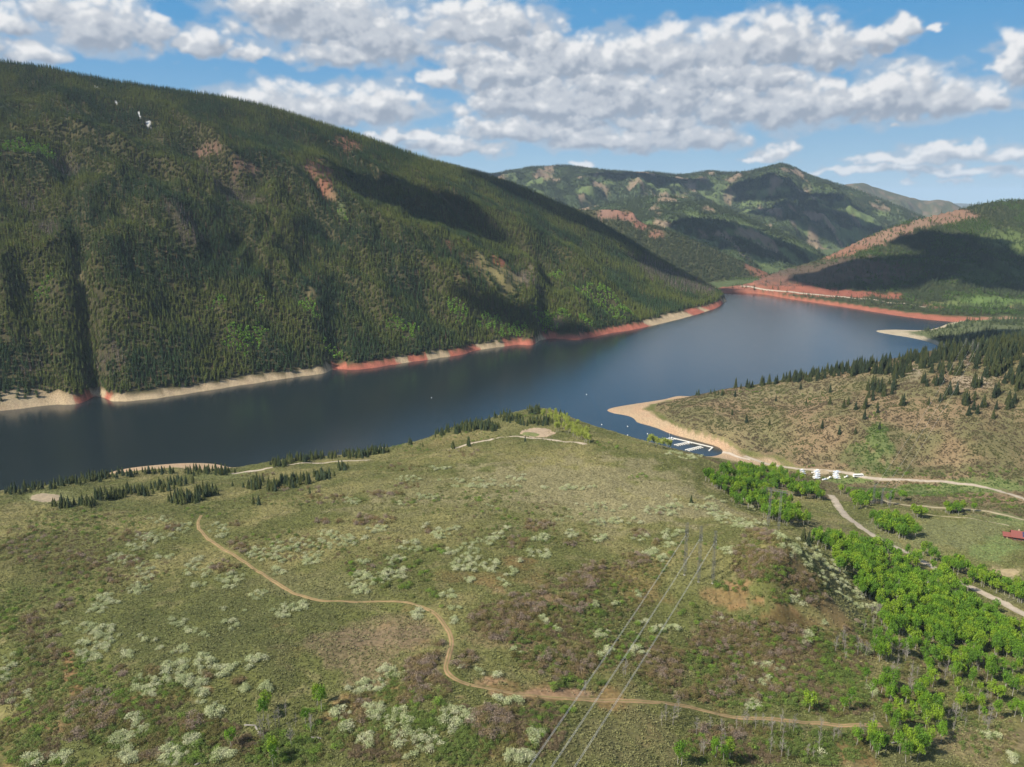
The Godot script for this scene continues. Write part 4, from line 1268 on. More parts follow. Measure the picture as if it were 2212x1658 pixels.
# ---------------------------------------------------------------- shrubs and trees that can be told apart: u, v, half width, half height, how many
const PALE := [[427, 1229, 30, 23, 14], [433, 1269, 22, 7, 5], [500, 1256, 33, 18, 14], [560, 1289, 20, 11, 6], [610, 1323, 25, 14, 8], [650, 1312, 26, 11, 7], [383, 1346, 22, 11, 6], [410, 1363, 20, 7, 4], [497, 1352, 15, 11, 4], [487, 1319, 9, 4, 2], [525, 1322, 5, 3, 1], [442, 1376, 9, 5, 2], [190, 1362, 26, 13, 9], [227, 1372, 35, 18, 14], [190, 1409, 25, 24, 12], [230, 1399, 14, 15, 7], [200, 1423, 22, 10, 7], [277, 1416, 14, 8, 5], [305, 1376, 6, 3, 1], [314, 1389, 6, 3, 1], [334, 1386, 7, 4, 1], [345, 1406, 8, 4, 2], [397, 1406, 12, 9, 4], [376, 1413, 10, 6, 2], [380, 1453, 35, 26, 20], [397, 1476, 18, 12, 6], [433, 1433, 28, 16, 10], [480, 1453, 20, 14, 8], [505, 1443, 14, 8, 3], [530, 1446, 9, 6, 2], [553, 1429, 22, 11, 8], [577, 1489, 14, 9, 4], [523, 1489, 12, 9, 4], [433, 1489, 13, 36, 11], [467, 1539, 20, 16, 9], [320, 1483, 32, 28, 11], [293, 1549, 14, 16, 6], [303, 1576, 16, 12, 6], [267, 1600, 26, 22, 10], [370, 1632, 34, 24, 15], [410, 1606, 18, 16, 8], [133, 1640, 26, 14, 8], [80, 1645, 26, 12, 6], [277, 1636, 20, 16, 8], [480, 1640, 26, 14, 9], [20, 1450, 24, 40, 8], [40, 1510, 30, 20, 5],
	[313, 1239, 20, 20, 10], [300, 1273, 26, 13, 10], [233, 1296, 30, 13, 11], [207, 1320, 20, 12, 8], [140, 1352, 10, 6, 2], [333, 1163, 46, 13, 20], [293, 1183, 30, 9, 9], [393, 1143, 30, 11, 12], [353, 1203, 22, 7, 6], [343, 1126, 26, 8, 7], [260, 1210, 40, 14, 12], [467, 1150, 36, 18, 18], [633, 1193, 66, 28, 34], [710, 1166, 28, 24, 16], [597, 1236, 20, 11, 7], [670, 1216, 18, 8, 6], [560, 1200, 30, 14, 8],
	[750, 1173, 20, 16, 9], [790, 1169, 9, 6, 3], [813, 1146, 28, 9, 9], [954, 1153, 20, 14, 11], [982, 1143, 11, 6, 4], [924, 1140, 9, 6, 3], [887, 1183, 30, 13, 11], [970, 1193, 16, 8, 6], [853, 1213, 22, 10, 7], [780, 1263, 32, 24, 22], [830, 1249, 22, 14, 10], [784, 1216, 12, 6, 4], [860, 1240, 20, 16, 8], [1014, 1196, 25, 22, 14], [1010, 1223, 42, 15, 18], [1057, 1233, 16, 7, 5], [1047, 1173, 20, 9, 7], [1074, 1159, 14, 12, 6], [1094, 1139, 9, 6, 3], [1104, 1239, 15, 10, 6], [1070, 1216, 14, 6, 4], [1167, 1163, 22, 12, 8], [1164, 1199, 26, 11, 10], [1120, 1216, 10, 5, 3], [1017, 1256, 14, 5, 5], [1090, 1262, 12, 9, 3], [1074, 1252, 7, 4, 2], [967, 1288, 20, 9, 6], [984, 1319, 12, 6, 3], [980, 1343, 9, 10, 4], [904, 1329, 14, 12, 7],
	[1234, 1156, 18, 8, 7], [1205, 1126, 12, 5, 3], [1230, 1120, 8, 4, 2], [1300, 1163, 14, 8, 6], [1284, 1167, 9, 5, 2], [1297, 1133, 26, 9, 8], [1404, 1196, 16, 8, 6], [1434, 1209, 12, 8, 5], [1454, 1156, 26, 14, 10], [1304, 1373, 16, 12, 5], [1310, 1413, 16, 12, 4], [1374, 1409, 14, 8, 4], [1397, 1410, 9, 8, 2], [1390, 1346, 10, 8, 3], [1424, 1363, 18, 8, 5], [1454, 1360, 12, 6, 4], [1284, 1309, 10, 9, 4], [1330, 1306, 8, 5, 2], [1377, 1290, 8, 9, 3], [1200, 1362, 8, 5, 2], [1167, 1332, 7, 7, 2], [1177, 1346, 7, 8, 2], [1114, 1410, 12, 6, 3], [1034, 1456, 14, 8, 3], [1074, 1466, 9, 10, 3], [1000, 1440, 14, 8, 2],
	[847, 1456, 34, 13, 9], [804, 1483, 30, 12, 9], [1104, 1506, 34, 20, 15], [984, 1556, 34, 30, 16], [810, 1540, 24, 20, 11], [1157, 1590, 18, 18, 8], [794, 1603, 22, 14, 6], [1110, 1640, 20, 12, 7], [1140, 1635, 10, 10, 4], [900, 1610, 60, 36, 16], [740, 1560, 26, 30, 8], [860, 1560, 30, 22, 8], [760, 1500, 26, 12, 6],
	[1117, 1033, 22, 9, 9], [1060, 1052, 90, 4, 22], [1010, 1040, 70, 5, 10], [950, 1013, 26, 4, 8], [1225, 1056, 66, 5, 14], [880, 1036, 32, 6, 9], [757, 1086, 20, 8, 8], [920, 1076, 30, 6, 8], [1057, 1093, 10, 4, 3], [870, 1090, 12, 5, 3], [1455, 980, 24, 5, 8], [1493, 989, 26, 5, 10], [1453, 1099, 22, 9, 11], [1413, 1105, 22, 9, 9], [1445, 1113, 14, 7, 5], [1533, 1079, 14, 4, 4], [1443, 1073, 8, 3, 3], [1464, 1080, 7, 3, 2], [1523, 1097, 36, 8, 11], [1549, 1115, 24, 8, 9], [1563, 1086, 9, 4, 3], [1623, 1101, 9, 5, 3], [1613, 1133, 42, 10, 20], [1573, 1125, 30, 9, 10], [1683, 1161, 14, 8, 7], [1573, 1193, 18, 8, 8], [1409, 1197, 16, 8, 5], [1443, 1180, 12, 6, 4], [1383, 1163, 20, 8, 5], [1290, 1100, 90, 10, 10], [1350, 1130, 40, 10, 8],
	[1710, 1178, 30, 16, 9], [1740, 1200, 34, 22, 11], [1772, 1222, 36, 26, 12], [1804, 1247, 36, 28, 12], [1836, 1272, 34, 28, 12], [1862, 1296, 28, 24, 10], [1885, 1318, 16, 14, 5], [1738, 1373, 16, 20, 8], [1645, 1439, 20, 10, 6], [1625, 1526, 16, 10, 5], [1882, 1496, 12, 10, 4], [1878, 1416, 11, 8, 3], [1775, 1640, 10, 10, 3], [2182, 1640, 16, 12, 4], [1785, 1345, 10, 9, 3], [1655, 1460, 40, 30, 6], [1720, 1300, 20, 12, 4], [1545, 1345, 20, 10, 3], [2140, 1590, 20, 10, 4]]
const BROWN := [[200, 1533, 56, 44, 44], [67, 1346, 17, 14, 9], [333, 1453, 16, 12, 6], [260, 1450, 14, 14, 6], [450, 1463, 12, 8, 4], [513, 1470, 16, 10, 5], [140, 1309, 18, 12, 7], [240, 1249, 28, 16, 11], [273, 1216, 28, 12, 11], [283, 1160, 62, 14, 22], [367, 1140, 22, 9, 8], [517, 1180, 22, 16, 13], [483, 1229, 28, 16, 16], [507, 1133, 18, 6, 7], [710, 1126, 32, 7, 11], [417, 1560, 24, 14, 9], [17, 1506, 26, 26, 12], [160, 1590, 26, 16, 9], [327, 1633, 24, 12, 8], [60, 1180, 70, 40, 30], [150, 1230, 60, 40, 26], [100, 1400, 40, 40, 16], [330, 1610, 40, 20, 8],
	[804, 1126, 52, 13, 26], [924, 1146, 10, 7, 5], [800, 1226, 9, 5, 3], [1160, 1136, 30, 13, 18], [1117, 1173, 20, 14, 9], [1257, 1256, 42, 17, 26], [1124, 1313, 50, 30, 52], [1170, 1280, 22, 12, 9], [1037, 1333, 20, 12, 10], [1087, 1366, 50, 24, 24], [1237, 1306, 40, 22, 24], [1290, 1226, 28, 10, 10], [1377, 1213, 22, 18, 15], [1387, 1156, 16, 7, 6], [1420, 1173, 13, 6, 4], [1230, 1179, 12, 8, 5], [937, 1426, 24, 15, 15], [914, 1459, 44, 42, 44], [950, 1400, 12, 10, 5], [887, 1506, 28, 18, 20], [1060, 1563, 46, 34, 46], [774, 1552, 20, 12, 7], [780, 1518, 20, 12, 6], [1014, 1419, 20, 12, 7], [990, 1437, 16, 9, 5], [1204, 1439, 84, 38, 46], [1437, 1439, 40, 46, 28], [1642, 1156, 40, 14, 30], [1662, 1206, 45, 22, 48], [1608, 1190, 24, 16, 16], [1620, 1235, 40, 18, 22], [1730, 1260, 40, 24, 24], [1555, 1380, 60, 50, 40], [1660, 1390, 80, 50, 60], [1620, 1480, 100, 40, 50], [1770, 1300, 26, 14, 8], [1500, 1510, 40, 20, 12], [700, 1080, 60, 10, 16], [830, 1068, 50, 8, 14], [880, 1050, 30, 6, 7], [1840, 1355, 20, 12, 5], [1560, 1590, 60, 30, 14], [640, 1060, 60, 8, 8], [1420, 1110, 12, 5, 3], [1380, 1150, 14, 7, 5], [1300, 1100, 10, 4, 3], [1000, 980, 60, 9, 8], [860, 1010, 50, 8, 8], [560, 1028, 40, 5, 8], [1830, 1030, 4, 2, 1], [1950, 1045, 60, 3, 12]]
const GREEN := [[920, 1246, 14, 14, 7], [944, 1190, 22, 10, 9], [877, 1266, 18, 12, 7], [757, 1233, 18, 14, 6], [823, 1263, 20, 12, 6], [934, 1286, 11, 12, 4], [953, 1319, 10, 6, 2], [895, 1300, 8, 8, 3], [870, 1220, 40, 20, 9], [12, 1345, 26, 40, 22], [60, 1420, 40, 30, 10], [100, 1650, 90, 10, 14], [60, 1560, 60, 40, 12], [150, 1450, 90, 40, 14], [350, 1550, 80, 50, 24], [250, 1490, 60, 40, 12], [420, 1620, 60, 34, 14], [640, 1620, 100, 34, 24], [700, 1560, 60, 30, 10], [900, 1530, 60, 40, 14], [1180, 1540, 60, 20, 12], [1160, 1600, 30, 40, 10], [1310, 1290, 60, 40, 14], [1180, 1370, 40, 20, 6], [1400, 1370, 40, 20, 9], [1360, 1400, 50, 30, 9], [1240, 1480, 70, 14, 14], [1660, 1240, 60, 20, 22], [1580, 1270, 40, 14, 12], [1700, 1290, 60, 14, 14], [1560, 1440, 80, 50, 26], [1720, 1430, 80, 60, 40], [1830, 1420, 60, 50, 34], [1800, 1500, 90, 40, 46], [1680, 1520, 90, 24, 24], [1560, 1620, 90, 34, 22], [1750, 1600, 110, 34, 24], [1960, 1560, 60, 30, 12], [1500, 1330, 30, 20, 7], [200, 1130, 110, 26, 30], [80, 1140, 70, 20, 18], [420, 1110, 70, 12, 10], [160, 1270, 70, 40, 18], [600, 1170, 80, 20, 10], [1160, 1110, 120, 20, 12], [1030, 1070, 120, 14, 12], [940, 1085, 100, 14, 10], [1380, 1030, 30, 6, 4], [1290, 960, 30, 5, 5], [1340, 970, 40, 4, 4], [1000, 945, 80, 12, 16], [1140, 905, 60, 12, 18], [880, 970, 70, 9, 14], [1500, 1190, 60, 30, 8],
	[1920, 1020, 60, 8, 14], [2010, 1026, 60, 6, 14], [2060, 1070, 90, 6, 34], [2140, 1083, 60, 6, 24], [2195, 1096, 30, 5, 10], [1990, 1055, 50, 4, 16], [2140, 1020, 60, 12, 16], [1750, 1010, 30, 4, 8], [1890, 930, 18, 46, 26], [1860, 970, 22, 16, 12], [1690, 860, 100, 14, 12], [1600, 845, 60, 5, 14]]
const CONIFER := [[20, 1062, 40, 5, 10], [80, 1052, 40, 6, 12], [140, 1043, 40, 6, 12], [200, 1034, 36, 6, 12], [260, 1027, 30, 5, 7], [340, 1022, 36, 4, 6], [233, 1073, 32, 8, 15], [133, 1093, 22, 6, 9], [187, 1090, 16, 6, 6], [277, 1063, 18, 6, 5], [310, 1066, 16, 6, 5], [397, 1080, 36, 10, 18], [447, 1066, 24, 9, 10], [350, 1053, 24, 8, 6], [390, 1043, 24, 7, 6], [427, 1020, 26, 6, 10], [480, 1020, 22, 6, 8], [547, 1053, 14, 6, 6], [590, 1056, 14, 7, 6], [563, 1043, 14, 6, 4], [623, 1046, 22, 8, 11], [653, 1040, 18, 7, 7], [697, 1030, 22, 7, 9], [686, 1033, 14, 6, 4], [503, 1053, 4, 3, 1], [523, 1056, 4, 3, 1], [553, 1086, 8, 5, 2], [670, 1071, 3, 2, 1], [600, 1003, 22, 5, 8], [650, 992, 30, 5, 14], [700, 986, 30, 5, 12], [740, 1012, 12, 5, 5], [770, 983, 30, 6, 14], [814, 976, 20, 5, 8], [880, 955, 12, 5, 4], [914, 966, 2, 2, 1], [977, 966, 9, 3, 3], [1010, 963, 6, 3, 2], [944, 937, 20, 6, 10], [987, 930, 24, 8, 17], [1030, 921, 28, 8, 26], [1062, 925, 14, 6, 10], [1104, 906, 20, 6, 10], [1154, 888, 16, 5, 8], [1140, 914, 18, 5, 8], [1170, 914, 18, 6, 10], [1063, 903, 10, 4, 4], [1090, 897, 12, 4, 5], [1134, 956, 2, 2, 1], [1212, 900, 10, 4, 3], [1270, 935, 6, 4, 2],
	[1530, 851, 40, 4, 8], [1600, 836, 30, 4, 9], [1650, 826, 30, 5, 12], [1700, 818, 30, 5, 14], [1750, 808, 30, 6, 14], [1800, 800, 30, 7, 15], [1850, 790, 30, 8, 16], [1900, 782, 30, 9, 16], [1892, 846, 20, 18, 13], [1918, 840, 18, 16, 9], [1940, 813, 16, 10, 7], [1992, 830, 12, 6, 4], [2022, 826, 14, 7, 5], [1968, 786, 46, 14, 28], [2058, 764, 46, 14, 28], [2142, 806, 18, 12, 9], [2168, 766, 40, 24, 36], [2192, 830, 20, 14, 13], [2108, 830, 16, 8, 8], [2152, 850, 14, 8, 6], [2088, 870, 12, 7, 5], [2185, 873, 18, 12, 7], [1868, 876, 8, 10, 3], [1948, 866, 7, 9, 2], [2037, 863, 9, 4, 2], [1896, 886, 6, 9, 2], [2055, 850, 12, 6, 4], [2090, 745, 60, 9, 20], [2000, 752, 50, 8, 18], [2190, 735, 30, 9, 16], [2130, 760, 80, 30, 60], [2180, 800, 40, 30, 34], [2050, 790, 60, 20, 24], [1930, 800, 40, 10, 22], [2000, 775, 60, 10, 30], [2100, 755, 60, 10, 34], [1880, 800, 40, 8, 18], [1820, 806, 40, 7, 16], [1740, 818, 50, 6, 16], [2190, 750, 30, 14, 30],
	[1677, 868, 1, 1, 1], [1742, 873, 1, 1, 1], [1793, 848, 1, 1, 1], [1612, 914, 1, 1, 1], [1582, 898, 1, 1, 1], [1832, 874, 1, 1, 1], [1848, 885, 1, 1, 1], [1848, 938, 1, 1, 1], [1777, 926, 1, 1, 1], [1813, 939, 1, 1, 1], [1900, 928, 1, 1, 1], [1590, 858, 2, 2, 1], [1730, 842, 2, 2, 1], [2007, 874, 1, 1, 1], [2145, 905, 1, 1, 1], [1792, 875, 1, 1, 1], [1822, 882, 1, 1, 1], [1662, 920, 1, 1, 1], [1868, 906, 1, 1, 1], [1493, 1087, 1, 1, 1], [1524, 973, 1, 1, 1], [1550, 984, 1, 1, 1], [1737, 1172, 3, 3, 1], [1747, 1182, 2, 2, 1], [2100, 880, 60, 20, 8]]
const ASPEN := [[1530, 1030, 8, 4, 4], [1550, 1040, 14, 10, 9], [1600, 1018, 40, 10, 26], [1650, 1022, 44, 12, 30], [1640, 1045, 44, 14, 24], [1600, 1055, 36, 10, 16], [1610, 1080, 30, 9, 10], [1660, 1085, 40, 12, 18], [1690, 1110, 34, 12, 16], [1720, 1120, 24, 10, 10], [1700, 1035, 30, 10, 18], [1740, 1058, 34, 10, 22], [1790, 1068, 34, 9, 22], [1830, 1075, 36, 9, 20], [1860, 1085, 20, 8, 9], [1930, 1135, 34, 16, 30], [1960, 1145, 22, 12, 12], [1900, 1125, 16, 10, 8], [1885, 1075, 24, 6, 9], [1930, 1076, 24, 6, 10], [2060, 1100, 20, 6, 8], [2085, 1095, 18, 6, 6], [1990, 1105, 18, 6, 7],
	[1780, 1168, 30, 12, 10], [1830, 1180, 40, 14, 18], [1880, 1195, 36, 16, 20], [1850, 1215, 44, 18, 24], [1910, 1230, 44, 20, 28], [1960, 1210, 30, 14, 14], [1900, 1265, 50, 20, 26], [1960, 1265, 44, 22, 28], [2020, 1270, 40, 22, 26], [1940, 1300, 46, 20, 24], [2000, 1310, 50, 24, 30], [2060, 1310, 44, 24, 28], [2110, 1330, 40, 22, 24], [1990, 1350, 50, 24, 26], [2060, 1360, 50, 24, 28], [2130, 1370, 46, 24, 26], [2190, 1380, 30, 30, 18], [1930, 1350, 26, 18, 9], [2000, 1400, 50, 24, 18], [2080, 1410, 50, 26, 20], [2160, 1430, 46, 30, 20], [1900, 1400, 30, 24, 10], [2030, 1450, 50, 24, 14], [2130, 1490, 60, 30, 14], [2000, 1200, 24, 10, 12], [2050, 1225, 34, 14, 20], [2100, 1255, 30, 16, 18], [2150, 1265, 30, 14, 14], [2190, 1285, 26, 14, 12], [2030, 1250, 24, 10, 10],
	[1950, 1500, 40, 30, 12], [1990, 1540, 36, 24, 12], [1900, 1480, 30, 20, 5], [1930, 1560, 26, 20, 8], [1960, 1610, 40, 26, 10], [1880, 1620, 30, 24, 7], [2020, 1580, 24, 20, 6], [1830, 1540, 50, 14, 7], [1720, 1540, 50, 10, 5], [2180, 1540, 30, 20, 5],
	[570, 1550, 16, 10, 1], [580, 1525, 10, 6, 1], [690, 1525, 22, 8, 2], [655, 1555, 18, 8, 1], [560, 1640, 40, 14, 2], [490, 1620, 20, 16, 1], [1270, 1500, 20, 6, 4], [1330, 1500, 8, 6, 2], [1398, 1512, 2, 2, 1], [1560, 1640, 20, 8, 3], [1460, 1650, 14, 6, 2], [2100, 1540, 40, 20, 4]]
const GOLDEN := [[1190, 905, 20, 8, 10], [1215, 915, 20, 8, 14], [1235, 930, 22, 9, 16], [1255, 945, 20, 8, 14], [1270, 955, 12, 5, 7], [1200, 930, 12, 5, 5], [1415, 962, 16, 5, 14], [1440, 968, 12, 4, 9]]
const BARE := [[1260, 1500, 12, 6, 3], [1350, 1470, 4, 12, 2], [1650, 1580, 70, 24, 10], [1530, 1610, 60, 30, 9], [1830, 1590, 60, 20, 9], [1860, 1400, 60, 40, 14], [1930, 1420, 40, 40, 10], [2010, 1480, 60, 40, 12], [2120, 1540, 60, 40, 10], [1900, 1345, 30, 16, 8], [2100, 1440, 60, 30, 8], [620, 1590, 60, 40, 10], [1720, 1630, 60, 20, 6], [2050, 1560, 40, 30, 8], [1980, 1300, 60, 30, 10], [1450, 1560, 24, 20, 4]]

func where(u: float, v: float) -> String:
	if u > 1480.0:
		if v < 870.0:
			if u < 1720.0: return "at the lake end of the right hill's crest"
			if u < 1880.0: return "midway along the right hill's crest"
			if u < 2020.0: return "above the bare rock on the right hill"
			if u < 2120.0: return "around the far masts on the right hill"
			return "at the right edge on top of the hill"
		if v < 995.0 and u > 1570.0: return "on the brown hillside right of the marina"
		if v < 1000.0: return "on the bench edge above the marina"
		if u > 1860.0 and v < 1130.0: return "in the meadow between the two gravel roads"
		if v < 1120.0: return "around the grove below the boat storage"
		if u > 1900.0 and v < 1230.0: return "beside the gravel road near the red house meadow"
		if u > 1860.0:
			if v < 1285.0: return "in the belt of woods along the gravel road"
			if v < 1345.0 and u < 2030.0: return "at the upper left of the lower right woods"
			if v < 1345.0: return "in the woods just below the gravel road's lower stretch"
			if v < 1430.0: return "in the middle of the lower right woods"
			if u > 2060.0: return "at the right edge below the woods"
			return "at the lower end of the lower right woods"
		if v < 1260.0 and u > 1690.0: return "on the pale slope right of the brushy knoll"
		if v < 1260.0 and u > 1580.0: return "on top of the brushy knoll beside the three masts"
		if v < 1260.0: return "around the three lattice masts"
		if v > 1545.0: return "below the dirt track at the bottom right"
		return "on the brown slope under the brushy knoll"
	if v < 1000.0: return "on the point above the lake" if u > 850.0 else "along the near shore left of the point"
	if v < 1115.0: return "on the open bench in front of the point" if u > 800.0 else "between the clearing and the bench on the left"
	if u < 740.0:
		if v < 1290.0: return "beside the upper end of the dirt track" if u > 400.0 else "on the slope at the left edge above the meadow"
		if v < 1470.0: return "in the green meadow left of the dirt track's bend"
		return "in the lower left corner"
	if v < 1300.0:
		if u < 1120.0: return "on the bench above the dirt track's bend"
		return "on the slope left of the three lattice masts"
	if v > 1480.0: return "below the dirt track near the bottom edge"
	if u < 1000.0: return "beside the sharp bend of the dirt track"
	return "in the thicket between the track and the power lines"

func stand(list: Array, spots: Array, w0: float, w1: float, h0: float, h1: float, looks: int, shades: int, gap: float, more: float) -> void:
	for s in spots:
		for k in (s[4] if s[4] < 4 else int(s[4] * more)):
			var p := spread(s[0], s[1], s[2], s[3])
			if p.y < 4.0 or p.y > 200.0 or p.z < -1500.0: continue
			var size := rng.randf_range(w0, w1)
			var d := road_near(p.x, p.z)
			if d == 1 or (d == 2 and size > gap): continue
			plant(list, p, size, size * rng.randf_range(h0, h1), rng.randi() % looks, rng.randi() % shades, where(s[0], s[1]))

# the largest 300 as things, the rest as one object
func big(p: Plant, small: float, large: float, slim := Vector2(0.4, 0.465)) -> String:
	var w := p.size / p.tall
	return ("small " if p.tall < small else ("large " if p.tall > large else "")) + ("slender " if w < slim.x else ("broad " if w > slim.y else ""))

func raise(list: Array, most: int, make: Callable, spare: Mesh, tints: Array, called: String, label: String, category: String) -> void:
	list.sort_custom(func(a, b): return a.seen > b.seen)
	var bag := Bag.new()
	for k in list.size():
		var p: Plant = list[k]
		if k < most: make.call(p)
		else: bag.add(p.at, p.turn, p.size, p.tall, mute(tints[p.shade], rng.randf_range(0.85, 1.1)))
	multi(called, spare, bag, label, category)

func dyed(m: StandardMaterial3D, c: Color) -> StandardMaterial3D:
	var d: StandardMaterial3D = m.duplicate()
	d.albedo_color = c.linear_to_srgb()
	return d

func lone(p: Plant, called: String, mesh: Mesh, m: Material, label: String, category: String, group: String) -> void:
	var o := put(called, mesh)
	o.set_surface_override_material(0, m)
	o.transform = Transform3D(Basis(Vector3.UP, p.turn).scaled_local(Vector3(p.size, p.tall, p.size)), p.at - Vector3(0, 0.05, 0))
	tag(o, label, category, group)

func build_bushes() -> void:
	var m := leafy(0.2)
	var kinds := [
		[PALE, "flowering_shrub", "shrub", 3.0, 5.6, 0.8, 1.05, [Color(0.44, 0.48, 0.265), Color(0.37, 0.42, 0.215), Color(0.49, 0.51, 0.32)], ["pale grey green shrub", "sage green shrub", "whitish flowering shrub"], 7, 44, 0.034, 3],
		[BROWN, "scrub_oak", "shrub", 3.8, 6.8, 0.65, 0.9, [Color(0.27, 0.215, 0.17), Color(0.235, 0.18, 0.095), Color(0.18, 0.165, 0.065)], ["greyish brown bush", "rusty brown bush", "olive brown bush"], 7, 40, 0.030, 26],
		[GREEN, "green_bush", "shrub", 2.8, 5.6, 0.65, 0.95, [Color(0.105, 0.16, 0.038), Color(0.16, 0.26, 0.042), Color(0.145, 0.175, 0.05)], ["dark green leafy bush", "bright green leafy bush", "olive green leafy bush"], 7, 40, 0.036, 5]]
	for k in kinds:
		var looks: Array = []
		for i in 4: looks.append(shrub(k[9], k[10], k[11], m, k[12]))
		var mats: Array = []
		for c in k[7]: mats.append(dyed(m, c))
		var list: Array = []
		stand(list, k[0], k[3], k[4], k[5], k[6], 4, 3, 3.0, 1.75)
		var make := func(p: Plant): lone(p, k[1], looks[p.look], mats[p.shade], big(p, lerpf(k[3], k[4], 0.4) * 0.8, lerpf(k[3], k[4], 0.8) * 0.8, Vector2(1.06, 1.3)) + k[8][p.shade] + " " + p.where, k[2], k[8][p.shade] + " " + p.where)
		raise(list, 300, make, looks[0], k[7], k[1] + "_thicket", {"flowering_shrub": "smaller pale flowering shrubs dotted over the bench and slopes", "scrub_oak": "smaller brown scrub bushes massed on the slopes", "green_bush": "smaller green bushes scattered through the brush"}[k[1]], "shrubs")

func tree(p: Plant, called: String, trunk: Mesh, crown: Mesh, bark: Material, m: Material, label: String, group: String) -> void:
	var o := thing(called, label, "tree", p.at, p.turn, group)
	var t := put("trunk", trunk, o)
	var c := put("crown", crown, o)
	c.set_surface_override_material(0, m)
	for x in [t, c]: x.scale = Vector3(p.size, p.tall, p.size) if x == c else Vector3(p.tall, p.tall, p.tall)

